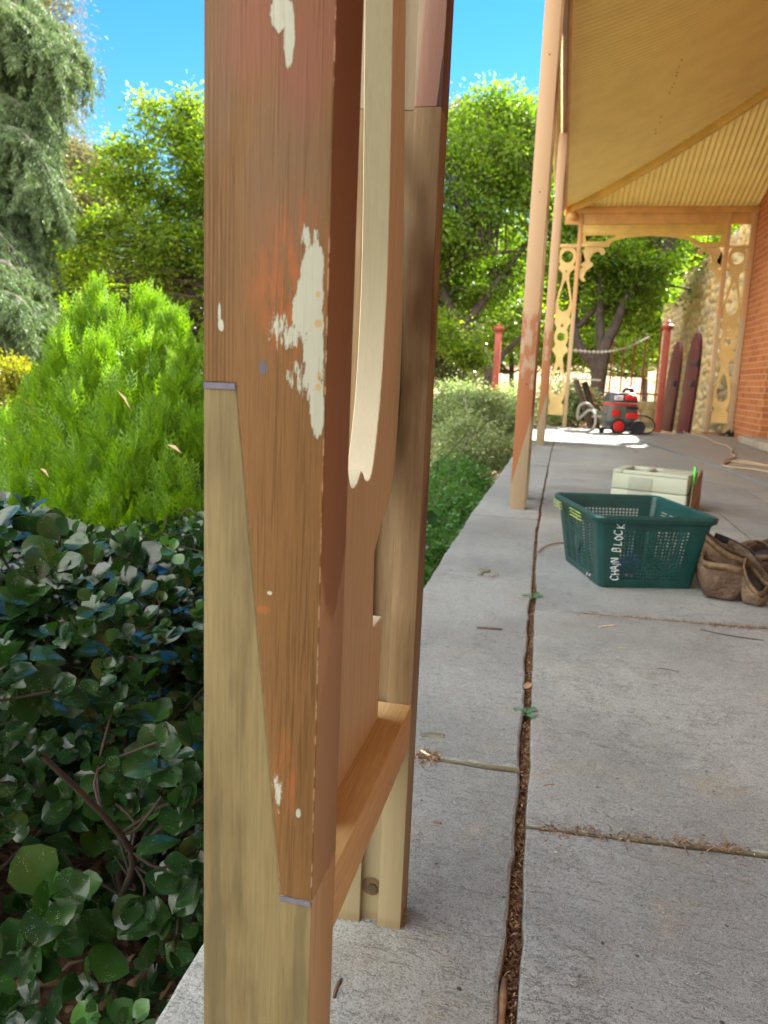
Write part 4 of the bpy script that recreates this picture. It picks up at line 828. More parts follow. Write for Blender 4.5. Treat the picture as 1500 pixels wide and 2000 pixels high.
# ---- vacuum cleaner in the sun patch
M_vac = plain('vac_grey', (.085, .09, .078), .5, .1, 8, .05); M_vac2 = plain('vac_dark', (.035, .04, .045), .45, .1); M_vred = plain('vac_red', (.50, .018, .015), .4, .08); M_hose = plain('hose_grey', (.22, .21, .18), .5); M_rub = plain('rubber', (.02, .02, .022), .8); M_lab = plain('vac_label', (.62, .60, .62), .5, .1, 60, 0)
vc0 = atZ(1206, 846); vc = thing('vacuum_cleaner', (vc0[0], vc0[1], 0), 'grey and red workshop vacuum cleaner standing in the patch of sunlight', 'vacuum cleaner', rz=R(14)); vc.scale = (.92, .92, .92)
def bodyloft(name, secs, mat, parent, n=40, p=4.0, bev=0):
    V = []
    for (z_, rx, ry, ox, oy) in secs:
        for k in range(n):
            w_ = 2*math.pi*k/n; sq = (abs(math.cos(w_))**p+abs(math.sin(w_))**p)**(-1/p); V.append((ox+rx*sq*math.cos(w_), oy+ry*sq*math.sin(w_), z_))
    ns = len(secs); m = MB(); m.add(V, [(i*n+k, i*n+(k+1) % n, (i+1)*n+(k+1) % n, (i+1)*n+k) for i in range(ns-1) for k in range(n)]+[tuple(range(n-1, -1, -1)), tuple((ns-1)*n+k for k in range(n))])
    o = m.build(name, mat, parent, smooth=True)
    try: o.data.set_sharp_from_angle(angle=R(35))
    except Exception: pass
    return o
bodyloft('tank', [(.07, .23, .20, 0, 0), (.09, .25, .215, 0, 0), (.25, .265, .22, 0, 0), (.46, .255, .215, 0, 0)], M_vac, vc)
bodyloft('red_band', [(.461, .262, .222, 0, 0), (.49, .262, .222, 0, 0)], M_vred, vc)
hd = bodyloft('head', [(.506, .255, .215, 0, 0), (.56, .25, .21, 0, 0), (.62, .235, .195, 0, 0), (.655, .20, .16, 0, 0), (.665, .12, .1, 0, 0)], M_vac2, vc)
bodyloft('skirt', [(.05, .20, .17, .07, 0), (.10, .27, .21, .02, 0), (.20, .275, .228, .0, 0)], M_vac2, vc)
m = MB(); m.box(-.17, -.03, -.224, -.205, .54, .61); m.build('label', M_lab, hd, bevel=.006)
m = MB(); m.box(-.155, -.08, -.229, -.2275, .565, .575); m.box(-.155, -.05, -.229, -.2275, .59, .597); m.build('label_print', M_vred, hd)
m = MB(); m.lathe((.08, -.20, .60), [(.03, -.03), (.045, -.02), (.05, 0), (.05, .05)], 16, 'y'); m.box(.0, .18, -.235, -.19, .545, .62); m.build('switch_panel', M_vred, hd, bevel=.008)
m = MB(); m.tube([(.02, .0, .66), (.05, -.04, .72), (.16, -.04, .725), (.19, 0, .66)], .028, 10); m.build('handle', M_vac2, hd, smooth=True)
m = MB(); m.box(.03, .23, -.232, -.22, .40, .45); m.box(.03, .23, -.2345, -.2321, .34, .35); m.build('grille', M_rub, vc, bevel=.003)
m = MB(); m.box(-.2, -.07, -.236, -.222, .28, .39); m.build('inlet_plate', M_vred, vc, bevel=.012)
m = MB(); m.box(.04, .24, -.239, -.223, .26, .345); m.build('warning_panel', plain('vac_bright_red', (.70, .02, .015), .4, .05), vc, bevel=.008)
m = MB()
for k in range(5): m.box(.06+.035*k, .075+.035*k, -.2405, -.2392, .275, .33)
m.build('panel_print', plain('print_red', (.30, .012, .012), .5, bump=0), vc)
for (sx, r_) in ((-.08, .125), (.24, .115)):
    m = MB(); m.lathe((sx, -.245, r_), [(r_*.7, -.02), (r_, -.03), (r_*1.02, 0), (r_, .035), (r_*.7, .04)], 24, 'y'); wo = m.build('wheel', M_rub, vc, bevel=.003)
    if sx < 0: m = MB(); m.lathe((sx, -.27, r_), [(r_*.15, -.012), (r_*.7, -.006), (r_*.72, .01)], 24, 'y'); m.build('hub', M_vred, wo, bevel=.002)
m = MB(); m.lathe((-.30, -.10, .045), [(.02, -.02), (.045, -.015), (.045, .015), (.02, .02)], 14, 'y'); m.box(-.31, -.22, -.12, -.08, .06, .09); m.build('castor', M_rub, vc)
m = MB(); pts = [(-.22, -.1, .33), (-.42, -.15, .34), (-.60, -.22, .46), (-.72, -.2, .42), (-.70, -.12, .22), (-.55, -.18, .36), (-.48, -.28, .30), (-.50, -.38, .12), (-.62, -.45, .035), (-.85, -.42, .03), (-1.0, -.38, .03)]
sp = spline(pts, 14); m.tube(sp, [.021+.0025*(i % 2) for i in range(len(sp))], 10); m.build('hose', M_hose, vc, smooth=True)
m = MB(); m.tube(spline([(.24, -.1, .30), (.36, -.15, .31), (.50, -.15, .24), (.55, -.15, .12), (.47, -.15, .03), (.30, -.1, .015), (.18, -.05, .012)], 8), .013, 8); m.build('cable', M_rub, vc, smooth=True)
# ---- cord, rope, clutter
def floor_line(name, pxs, r_, mat, label, cat, z=None, n=8, nn=6):
    P = [atZ(x, y) for x, y in pxs]; 
    for p in P: p[2] = (r_ if z is None else z)
    m = MB(); m.tube(spline(P, n), r_, nn); o = m.build(name, mat, None, smooth=True); return tag(o, label, cat)
floor_line('power_cable', [(1240, 860), (1300, 878), (1340, 892), (1385, 907), (1430, 922), (1480, 942), (1560, 972), (1700, 1030)], .0065, plain('cable_blue', (.13, .16, .18), .6), 'thin blue grey cable running diagonally across the flagstones', 'cable')
floor_line('rope', [(1340, 838), (1336, 845), (1350, 849), (1375, 855), (1400, 866), (1420, 872), (1429, 880), (1428, 888), (1436, 892), (1431, 896), (1416, 900), (1412, 905), (1420, 902), (1440, 904), (1470, 908), (1510, 913), (1530, 914), (1500, 911), (1460, 903), (1430, 901), (1414, 908), (1413, 911), (1430, 914), (1470, 918), (1520, 925), (1620, 930)], .008, plain('rope_beige', (.36, .27, .17), .85, .2, 50, .4), 'old beige rope lying in loops on the paving near the house', 'rope')
floor_line('brown_wire', [(1103, 1063), (1085, 1064), (1070, 1068), (1058, 1074), (1051, 1081)], .003, plain('wire_brown', (.20, .10, .05), .6), 'short brown wire curling from under the green basket into the open joint', 'wire', z=.007)
cl = thing('pile_of_clamps', tuple(atZ(1425, 853)), 'small heap of black straps and tools at the foot of the brick wall', 'tools')
m = MB(); rr_ = random.Random(2)
for k in range(9):
    x_, y_ = rr_.uniform(-.14, .26), rr_.uniform(-.1, .1); m.tube([(x_, y_, .02), (x_+rr_.uniform(-.12, .12), y_+rr_.uniform(-.06, .06), rr_.uniform(.03, .14)), (x_+rr_.uniform(-.16, .16), y_, .02)], .017, 6)
m.build('straps', M_rub, cl); m = MB(); m.box(-.42, -.1, -.04, .0, .03, .055, rz=.1); m.build('wooden_handle', plain('handle_wood', (.25, .09, .05), .6), cl, bevel=.006); m = MB(); m.box(.14, .26, -.05, .05, .0, .15); m.build('block', M_rub, cl, bevel=.01)
# sticks, chips, bark on the slabs
M_bark = plain('bark_dark', (.085, .05, .035), .85, .4, 90, .5); M_chipw = plain('chip_pale', (.55, .42, .27), .7, .25, 60, .3); M_bit = plain('bit_dark', (.05, .04, .032), .9)
def stick(name, x0, y0, x1, y1, r_, mat, label, cat, bend=.0, zz=0):
    a, b = atZ(x0, y0), atZ(x1, y1); d = b-a; L = np.linalg.norm(d); nrm = np.array([-d[1], d[0], 0])/max(L, 1e-6); o = thing(name, (a[0], a[1], zz), label, cat) if False else None
    P = [a+d*k/6+nrm*bend*L*math.sin(math.pi*k/6)+np.array([0, 0, r_+zz]) for k in range(7)]; m = MB(a); m.tube(P, [r_*.75, r_, r_*1.06, r_*.9, r_*1.1, r_, r_*.6], 7, flat=.6); q = m.build(name, mat, None, loc=tuple(a), smooth=True); return tag(q, label, cat)
stick('bark_stick', 931, 1228, 980, 1232, .0045, M_bark, 'short dark bark stick lying on the edging slab right of the double post', 'stick')
stick('wood_splinter', 652, 1952, 667, 1914, .0022, M_bark, 'two toned brown splinter leaning at the foot of the near post', 'splinter', .05)
stick('wood_splinter', 1170, 1226, 1205, 1223, .0028, M_chipw, 'long pale wood splinter on the large slab below the green basket', 'splinter', .04)
stick('wood_splinter', 1207, 1267, 1221, 1266, .0016, M_chipw, 'tiny pale splinter in the middle of the large slab', 'splinter')
stick('dry_needle', 1285, 1306, 1326, 1313, .0011, M_bit, 'thin dark dry stalk lying on the large slab', 'twig', .1)
stick('dry_twig', 1368, 1231, 1492, 1252, .0022, M_bit, 'long thin dark bark strip beside the shavings along the slab joint at right', 'twig', -.06)
stick('bark_flake', 1060, 1536, 1083, 1533, .0009, plain('red_flake', (.30, .11, .05), .7), 'small rusty curl of bark on the slab corner by the joint', 'bark', .1)
stick('joint_stake', 974, 2050, 985, 1905, .005, plain('old_batten', (.22, .13, .07), .8, .3, 60, .3), 'brown sliver of wood standing in the open joint at the bottom edge', 'splinter', .0, -.01)
stick('wood_wedge', 822, 1468, 842, 1481, .0032, M_chipw, 'pale chip of wood in the notch of the edging slab beside the post', 'chip')
stick('wood_wedge', 845, 1487, 862, 1477, .0026, M_chipw, 'smaller pale shaving next to the pale chip by the post', 'chip', .2)
stick('dark_pebble', 892, 1933, 900, 1936, .0022, M_bit, 'small black crumb on the edging slab near the bottom', 'crumb'); stick('dark_pebble', 1174, 1845, 1180, 1846, .0026, M_bit, 'small black crumb on the right hand slab near the bottom', 'crumb')
stick('brown_leaf', 847, 1607, 862, 1611, .0022, plain('leafbit', (.16, .07, .045), .8), 'small crumpled brown leaf on the edging slab right of the far leg', 'leaf')
# fallen round leaf in the joint
def leafcup(name, c_, rx, ry, mat, label, cat, rz=0, tilt=.3, fold=.2):
    m = MB(); V = [(0, 0, 0)]; n = 16
    for k in range(n): w_ = 2*math.pi*k/n; x_, y_ = rx*math.cos(w_), ry*math.sin(w_); V.append((x_, y_, fold*abs(y_)+tilt*x_))
    m.add(V, [(0, 1+k, 1+(k+1) % n) for k in range(n)]); o = m.build(name, mat, None, loc=tuple(c_), smooth=True); o.rotation_euler = (0, 0, rz); return tag(o, label, cat)
M_dryleaf = plain('dry_leaf', (.22, .13, .06), .6, .2, 60, .2)
q = atZ(1031, 1338); leafcup('dry_leaf', (q[0], q[1], -.002), .0125, .0095, M_dryleaf, 'round tan dead leaf caught in the open joint above the lower weed', 'leaf', R(60))
# ---- floor marks: broken slivers at the slab joints
M_moss = plain('mossy_stone', (.13, .13, .085), .9, .3, 50, .5)
for (pl, lab) in (([(821, 1435), (846, 1432), (868, 1436), (866, 1444), (845, 1441), (823, 1441)], 'dark mossy broken stone edge at the notch beside the post'), ([(935, 1112), (958, 1114), (957, 1117), (944, 1118), (938, 1127), (931, 1126), (940, 1117)], 'small dark flaked notch where two edging slabs meet')):
    P = [atZ(*p) for p in pl]; c_ = np.mean(P, 0); m = MB(c_); n = len(P)
    m.add([p+np.array([0, 0, .0038]) for p in P]+[p+np.array([0, 0, -.002]) for p in P], [tuple(range(n)), tuple(range(2*n-1, n-1, -1))]+[(i, i+n, (i+1) % n+n, (i+1) % n) for i in range(n)]); tag(m.build('stone_flake', M_moss, None, loc=tuple(c_), bevel=.0008), lab, 'stone')
# ---- weathered trestle leaning outside behind the screen, small lamp
tr = thing('garden_trestle', tuple(atY(1150, 815, 14.2)*np.array([1, 1, 0])+np.array([0, 0, -.2])), 'dark timber trestle with grey boards leaning outside the end of the verandah', 'trestle')
m = MB(); m.tube([(-.28, 0, 1.0), (.08, 0, .05)], .055, 6); m.tube([(-.12, .2, .95), (.18, .2, .1)], .06, 6); m.build('leg', plain('trestle_dark', (.07, .055, .04), .8, .3, 20), tr)
m = MB(); m.box(-.35, .15, -.05, .3, .98, 1.01); m.build('top', plain('grey_board', (.45, .42, .36), .7), tr); m = MB(); m.box(.05, .75, -.1, .25, .34, .37); m.build('shelf', plain('grey_board2', (.42, .38, .32), .7), tr)
# ================================================================ PLANTS
def unit(v): return v/(np.linalg.norm(v, axis=-1, keepdims=True)+1e-9)
def stamp(T, F, P, D, N, L, Wd=None):
    """copy template T (m,3: along, across, out of plane) to frames"""
    D = unit(D); N = unit(N-D*(N*D).sum(-1, keepdims=True)); S = np.cross(N, D); L = np.asarray(L)[:, None, None]; Wd = L if Wd is None else np.asarray(Wd)[:, None, None]
    V = P[:, None, :]+D[:, None, :]*T[None, :, 0:1]*L+S[:, None, :]*T[None, :, 1:2]*Wd+N[:, None, :]*T[None, :, 2:3]*L
    n = len(P); F = np.asarray(F); return V.reshape(-1, 3), (F[None]+(np.arange(n)*len(T))[:, None, None]).reshape(-1, F.shape[1])
LEAF4 = (np.array([(0, 0, 0), (.5, -.5, .10), (1, 0, -.05), (.5, .5, .10)]), [(0, 1, 2, 3)])
def cloud(rng, ells, n_cl, per, sig):
    """clumps in ellipsoids -> leaf points and clump centres"""
    C_ = []
    wts = np.array([e[3]*e[4]*e[5] for e in ells])**.66; wts = wts/wts.sum()
    for e, w_ in zip(ells, wts):
        k = max(3, int(n_cl*w_)); u = unit(rng.normal(size=(k, 3))); rad = rng.uniform(.35, 1.0, k)**.6*rng.uniform(.85, 1.12, k); C_.append(np.array(e[:3])+u*rad[:, None]*np.array(e[3:6]))
    C_ = np.concatenate(C_); k = len(C_); s_ = sig*rng.uniform(.6, 1.4, k)
    cnt = rng.poisson(per, k); idx = np.repeat(np.arange(k), cnt); d = rng.normal(size=(len(idx), 3))*np.array([1, 1, .72]); P = C_[idx]+d*s_[idx][:, None]
    return C_, P, d, idx
def tree(name, base, trunk, ells, n_cl, per, sig, leaf, mats, barkmat, label, cat='tree', seed=1, limbs=None, group=None, lw=.55, droop=0.0, tr=.12, kind=None, twigs=1):
    rng = np.random.default_rng(seed); base = np.array(base, float); o = thing(name, tuple(base), label, cat, group=group)
    if kind: o['kind'] = kind
    C_, P, d, idx = cloud(rng, ells, n_cl, per, sig)
    n = len(P); D = unit(d*np.array([1, 1, .5])+rng.normal(size=(n, 3))*.8+np.array([0, 0, -droop])); N = unit(rng.normal(size=(n, 3))*.8+np.array([.25, .45, .9])); L = leaf*rng.uniform(.6, 1.35, n)
    V, F = stamp(LEAF4[0], LEAF4[1], P-base, D, N, L, L*lw); link('crown', fastmesh('crown', V, F), mats, o)
    m = MB(base); paths = []
    for pts, r0, r1 in ([(trunk, tr, tr*.3)] if trunk else [])+(limbs or []):
        sp = spline(pts, 6); m.tube(sp, np.linspace(r0, r1, len(sp)), 9); paths.append((np.array(sp), np.linspace(r0, r1, len(sp))))
    allp = np.concatenate([p for p, _ in paths]); allr = np.concatenate([r_ for _, r_ in paths])
    if twigs:
        for c_ in C_[::twigs]:
            dd = np.linalg.norm(allp-c_, axis=1)+np.where(allp[:, 2] > c_[2], 1.5, 0); j = int(dd.argmin()); a = allp[j]
            mid = (a+c_)/2+rng.normal(size=3)*.08*np.linalg.norm(c_-a)+np.array([0, 0, .06*np.linalg.norm(c_-a)]); sp = spline([a, mid, c_], 4); m.tube(sp, np.linspace(min(allr[j]*.6, .05), .006, len(sp)), 5, cap=False)
    m.build('trunk', barkmat, o, smooth=True); return o
M_bk1 = plain('bark_dark_brown', (.065, .05, .04), .9, .35, 9, .8, .02); M_bk2 = plain('bark_grey', (.16, .14, .12), .9, .3, 7, .8, .02)
G_elm = leafmat('elm_leaves', [(.08, .155, .022), (.13, .21, .025), (.06, .12, .022), (.19, .24, .024), (.10, .165, .024)], .55, .5, tcol=(1.9, 1.9, .35))
G_elm2 = leafmat('green_leaves', [(.075, .15, .022), (.12, .19, .025), (.05, .10, .02), (.16, .21, .025)], .55, .45, tcol=(1.7, 1.9, .4))
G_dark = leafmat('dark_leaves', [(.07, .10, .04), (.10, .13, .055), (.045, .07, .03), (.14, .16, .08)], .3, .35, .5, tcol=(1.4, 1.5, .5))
G_gum = leafmat('gum_leaves', [(.13, .14, .06), (.17, .16, .08), (.10, .12, .055), (.19, .15, .07)], .35, .5, tcol=(1.3, 1.3, .6))
G_yel = leafmat('yellow_leaves', [(.16, .20, .018), (.21, .23, .018), (.10, .15, .016), (.20, .14, .02)], .5, .5, tcol=(1.6, 1.5, .3))
G_sil = leafmat('silver_leaves', [(.22, .30, .14), (.32, .40, .19), (.15, .21, .09), (.36, .42, .24)], .4, .6, tcol=(1.3, 1.4, .6))
G_low = leafmat('ground_leaves', [(.05, .15, .04), (.07, .19, .045), (.035, .10, .03), (.11, .19, .05)], .4, .5)
# --- near glossy hedge bush
rng = np.random.default_rng(7)
G_gloss = leafmat('glossy_leaves', [(.012, .036, .010), (.018, .052, .012), (.008, .024, .009), (.028, .074, .012), (.014, .042, .012)], .18, .22, .48, speck=1, tcol=(1.3, 1.8, .5))
us = np.array([0, .14, .38, .66, .88, 1.0]); WS = [.03, .19, .40, .47, .29, .03]; T = []
for u in us:
    w_ = float(np.interp(u, us, WS))
    for v in (-1, -.5, 0, .5, 1): T.append((u, v*w_, .22*abs(v*w_)-.16*u*u))
T = np.array(T); TF = [(i*5+k, i*5+k+1, (i+1)*5+k+1, (i+1)*5+k) for i in range(5) for k in range(4)]
def rosettes(C_, A, nl, L, seed, spread=(.35, 1.25)):
    r = np.random.default_rng(seed); P, D, N, LL = [], [], [], []
    for c_, ax in zip(C_, A):
        ax = unit(ax); s_ = unit(np.cross(ax, r.normal(size=3))); b = np.cross(ax, s_); k0 = r.integers(nl[0], nl[1]+1); ph = r.uniform(0, 6.28); sz = r.uniform(.55, 1.2)
        for k in range(k0):
            w_ = ph+k*2.4; el = spread[1]-(spread[1]-spread[0])*(k/max(1, k0-1)); out = s_*math.cos(w_)+b*math.sin(w_); d = out*math.sin(el)+ax*math.cos(el); nn = ax*math.sin(el)-out*math.cos(el)
            P.append(c_-ax*.007*(k0-1-k)*1.4+out*.003); D.append(d+r.normal(size=3)*.12); N.append(nn+r.normal(size=3)*.15); LL.append(L*sz*(1-.45*k/max(1, k0-1))*r.uniform(.85, 1.15))
    return np.array(P), np.array(D), np.array(N), np.array(LL)
bush = thing('glossy_bush', (-1.25, 1.9, -.5), 'large dark glossy round leaved bush growing against the verandah edge at lower left', 'bush')
BB = np.array([-1.25, 1.9, -.5])
C_, A = [], []
top = lambda x, y: np.minimum(.33, .60-.187*y)+.05*np.sin(x*5+1)+.05*np.sin(y*4.3+x*3)-.55*np.clip(-.62-x+.25-.9, 0, 9)*0
while len(C_) < 4100:
    x_ = rng.uniform(-3.0, -.50); y_ = rng.uniform(.8, 3.1); zt_ = float(top(x_, y_))-.38*max(0, (.95-y_))-.9*max(0, x_+.72)
    dpt = rng.exponential(.18) if rng.random() < .62 else rng.uniform(0, .85); z_ = zt_-dpt
    if z_ < -.47: continue
    low = z_ < -.22
    if low and rng.random() < .12: continue
    # keep out of the line of the very near lens
    if y_ < .95 and z_ > -.05 and x_ > -.75: continue
    C_.append((x_, y_, z_)); A.append(np.array([.35*(x_+1.4)*.6, -.55 if dpt > .12 else -.15, .95 if dpt < .12 else .55])+rng.normal(size=3)*.32)
for _ in range(1500):      # shaded growth inside and at the back, down to the soil
    x_, y_ = rng.uniform(-3.2, -.62), rng.uniform(1.75, 3.6); C_.append((x_, y_, rng.uniform(-.48, .05))); A.append(np.array([.2, -.7, .5])+rng.normal(size=3)*.5)
C_ = np.array(C_); A = np.array(A); P, D, N, LL = rosettes(C_, A, (5, 8), .061, 5)
V, F = stamp(T, TF, P-BB, D, N, LL, LL*1.02); link('foliage', fastmesh('foliage', V, F), G_gloss, bush, smooth=True)
m = MB(BB); M_stem = plain('bush_stems', (.028, .018, .011), .85, .3, 40, .4); feet = [(-.78, 1.35), (-.95, 1.7), (-1.25, 1.25), (-.85, 2.2), (-1.6, 1.6), (-1.3, 2.3), (-2.1, 1.9), (-1.05, .95), (-1.7, 1.05), (-.7, 1.8)]
st = []
for fx, fy in feet:
    for k in range(5):
        tx, ty = fx+rng.normal()*.28, fy+rng.normal()*.25; tx = min(tx, -.55); sp = spline([(fx+rng.normal()*.02, fy+rng.normal()*.02, -.56), ((fx*2+tx)/3+rng.normal()*.05, (fy*2+ty)/3+rng.normal()*.05, -.3), ((fx+tx*2)/3+rng.normal()*.06, (fy+ty*2)/3, -.05), (tx, ty, .2)], 5); m.tube(sp, np.linspace(rng.uniform(.005, .011), .0035, len(sp)), 6, cap=False); st += [np.array(q) for q in sp[6:]]
st = np.array(st)
for c_ in C_[::3]:
    j = int(np.linalg.norm(st-c_, axis=1).argmin()); a = st[j]
    if np.linalg.norm(a-c_) < .22: m.tube(spline([a, (a+c_)/2+rng.normal(size=3)*.02, c_], 3), [.0035]*4+[.0028]*3 if False else .0026, 5, cap=False)
m.build('stems', M_stem, bush, smooth=True)
G_fresh0 = leafmat('fresh_tips', [(.035, .105, .022), (.055, .15, .02), (.028, .08, .028)], .2, .28, .4, speck=1, tcol=(1.3, 1.8, .5))
fc = [(310, 1565, 1.08), (118, 1735, 1.0), (175, 1240, 1.2), (300, 1400, 1.15), (25, 1290, 1.2), (90, 1440, 1.1), (330, 1060, 1.5), (30, 1050, 1.7), (215, 1060, 1.6), (240, 1165, 1.4)]
for i, q in enumerate(fc):
    P, D, N, LL = rosettes(np.array([atY(*q)]), np.array([(.25+.1*math.sin(i*3), -.75, .75)]), (6, 8), .046, 41+i)
    V, F = stamp(T, TF, P-BB, D, N, LL, LL*.9); link('fresh_tip', fastmesh('fresh_tip', V, F), G_fresh0, bush, smooth=True)
# berries on a stalk
bc = atY(226, 1418, 1.42)-BB; m = MB(); m.tube([bc+np.array([-.02, 0, -.05]), bc+np.array([0, 0, -.02]), bc+np.array([.025, 0, .04])], .0018, 5); ba = []
for k in range(34):
    t_ = rng.random(); s_ = bc+np.array([-.02+.05*t_, 0, -.04+.085*t_])+rng.normal(size=3)*np.array([.016, .008, .010]); ba.append(s_); m.tube([bc+np.array([-.015+.04*t_, 0, -.03+.07*t_]), s_], .0008, 4, cap=False)
m.build('berry_stalk', plain('stalk', (.22, .14, .07), .8), bush)
m = MB()
for s_ in ba: m.lathe(s_, [(.0005, -.0042), (.003, -.003), (.0042, 0), (.003, .003), (.0005, .0042)], 9)
tag(m.build('berries', plain('green_berry', (.10, .17, .05), .45), bush, smooth=True), kind='stuff')
dl = atY(79, 1250, 1.35)-BB; m = MB()
for s_, tl in ((1, .2), (-1, .6)):
    n = 10; V = [(0, 0, 0)]+[(.017*math.cos(2*math.pi*k/n), .004*math.sin(4*math.pi*k/n), .009*math.sin(2*math.pi*k/n)+s_*.003*tl) for k in range(n)]; m.add([np.array(v_)+dl+np.array([0, s_*.004, 0]) for v_ in V], [(0, 1+k, 1+(k+1) % n) for k in range(n)])
m.build('dead_leaf', plain('dead_cream_leaf', (.50, .40, .20), .6), bush, smooth=True)
# low sprig right by the slab
def sprig(name, base, cents, axes, L, label, cat='plant', mat=G_gloss, nl=(5, 7), seed=3, stem=None):
    o = thing(name, tuple(base), label, cat); base = np.array(base); P, D, N, LL = rosettes(np.array(cents), np.array(axes), nl, L, seed); V, F = stamp(T, TF, P-base, D, N, LL, LL*.95); link('leaves', fastmesh('leaves', V, F), mat, o, smooth=True)
    m = MB(base); [m.tube(spline([base, (base+np.array(c_))/2+np.array([.01, 0, 0]), c_], 4), .0025, 5, cap=False) for c_ in cents]; m.build('stem', stem or M_stem, o); return o
G_fresh = leafmat('fresh_glossy', [(.045, .13, .03), (.035, .10, .035), (.06, .16, .03)], .2, .3, .55, speck=1, tcol=(1.3, 1.8, .5))
a = atY(170, 2010, .86); b = atY(262, 1990, .90); sprig('glossy_seedling', (a[0]+.02, .9, -.52), [a, b], [(.1, -.5, .8), (.35, -.35, .9)], .046, 'bright green glossy sprig rising beside the slab corner at the bottom left', mat=G_fresh, nl=(5, 6), seed=9)
# leaf litter
M_lit = litmat('litter', [(.16, .10, .055), (.06, .03, .018), (.30, .21, .12), (.035, .02, .012), (.10, .055, .03)], .7)
scatter_bits('leaf_litter', 16000, lambda r, n: r.uniform(.3, 9.5, n), lambda r, y, n: -.42-r.random(n)**1.3*2.6, lambda r, n: r.uniform(-.515, -.48, n), (.012, .055), (.006, .026), M_lit, 31, flat=.35, curl=.15)
# --- bright conifer
rng = np.random.default_rng(12); T1, F1 = [], []
def dia(x, y, a, l, w):
    n = len(T1); ca, sa = math.cos(a), math.sin(a)
    for u, v in ((0, 0), (.45*l, -w), (l, 0), (.45*l, w)): T1.append((x+u*ca-v*sa, y+u*sa+v*ca, 0))
    F1.append((n, n+1, n+2, n+3))
dia(0, 0, 0, 1, .028)
for k in range(9):
    u = .14+.80*k/9; s_ = 1 if k % 2 else -1; l = .60*(1-u*.70); a = s_*R(40-8*u); dia(u, 0, a, l, .022)
    for j in range(3):
        q = .28+.62*j/3; for_s = s_*(1 if j % 2 else -1); dia(u+q*l*math.cos(a), q*l*math.sin(a), a+for_s*R(34), l*.42*(1-q*.5), .018)
T1 = np.array(T1); T1[:, 2] = .10*T1[:, 0]**2-.25*T1[:, 1]**2
flames = []
con = thing('golden_conifer', (-2.15, 3.3, -.5), 'bright lime green conifer bush with upright feathery sprays left of the near post', 'conifer'); CB = np.array([-2.15, 3.3, -.5])
for (px_, py_, Yf, w_) in ((196, 545, 3.35, .20), (150, 585, 3.3, .2), (283, 560, 3.5, .17), (310, 575, 3.45, .15), (335, 590, 3.3, .17), (240, 600, 3.15, .2), (385, 640, 3.2, .2), (120, 640, 3.1, .24), (190, 640, 2.95, .25), (290, 650, 2.95, .25), (350, 690, 2.85, .22), (70, 720, 3.1, .27), (140, 740, 2.8, .28), (230, 730, 2.7, .28), (310, 760, 2.65, .26), (390, 790, 2.7, .22), (10, 790, 3.2, .30), (60, 830, 2.8, .30), (150, 850, 2.6, .3), (250, 850, 2.5, .3), (340, 870, 2.5, .26), (-40, 800, 3.3, .3), (-90, 860, 3.1, .3), (20, 930, 2.7, .3), (110, 950, 2.5, .3), (210, 960, 2.45, .28), (300, 960, 2.42, .26), (380, 960, 2.45, .22), (430, 700, 3.3, .25), (460, 760, 3.0, .3), (440, 860, 2.8, .3)):
    flames.append((atY(px_, py_, Yf), w_))
P, D, N, LL = [], [], [], []
for tip, w_ in flames:
    h_ = w_*3.0; k = int((430 if tip[2] > .45 else 300)*(w_/.25))
    t_ = rng.random(k)**.75; ang = rng.uniform(0, 2*np.pi, k); rad = w_*.62*np.sqrt(t_)*rng.uniform(.55, 1.05, k)
    out = np.stack([np.cos(ang), np.sin(ang), np.zeros(k)], 1); p = tip+out*rad[:, None]+np.stack([0*t_, 0*t_, -h_*t_-.09], 1)
    P.append(p); d = out*(.12+.55*t_)[:, None]+np.array([0, 0, 1.0])+rng.normal(size=(k, 3))*.16; D.append(d); N.append(np.cross(d, out)*rng.choice([-1, 1], k)[:, None]+out*.5+rng.normal(size=(k, 3))*.3); LL.append(rng.uniform(.07, .15, k))
P, D, N, LL = [np.concatenate(q) for q in (P, D, N, LL)]; ok = (P[:, 2] > -.45); P, D, N, LL = P[ok], D[ok], N[ok], LL[ok]
V, F = stamp(T1, F1, P-CB, D, N, LL)
G_con = leafmat('lime_sprays', [(.10, .215, .013), (.15, .29, .015), (.045, .125, .011), (.20, .33, .016), (.075, .17, .013)], .40, .5, tcol=(1.5, 1.5, .25), vscale=3)
link('sprays', fastmesh('sprays', V, F), G_con, con); m = MB(CB)
for tip, w_ in flames: m.tube(spline([(-2.15+rng.normal()*.1, 3.2, -.5), (tip[0]*.6-2.15*.4, tip[1]*.7+3.4*.3, tip[2]-w_*3.5), tip+np.array([0, .12, -.35])], 5), np.linspace(.022, .004, 11), 5, cap=False)
m.build('stems', M_bk1, con)
for (x_, y_, dx, dy) in ((228, 762, 28, 40), (325, 868, 30, 18), (78, 915, 18, 18)):
    a, b = atY(x_, y_, 2.28), atY(x_+dx, y_+dy, 2.26); m = MB(a); mid = (a+b)/2+np.array([.004, 0, .006]); w_ = np.array([0, 0, .006]); m.add([a, mid-w_, b, mid+w_], [(0, 1, 2, 3)]); tag(m.build('gum_leaf', plain('dry_gum_leaf', (.45, .28, .16), .6), None, loc=tuple(a)), {228: 'long dry tan leaf caught in the middle of the lime green conifer', 325: 'short dry tan leaf caught low at right in the lime green conifer', 78: 'small curved dead leaf caught low at left in the lime green conifer'}[x_], 'leaf')
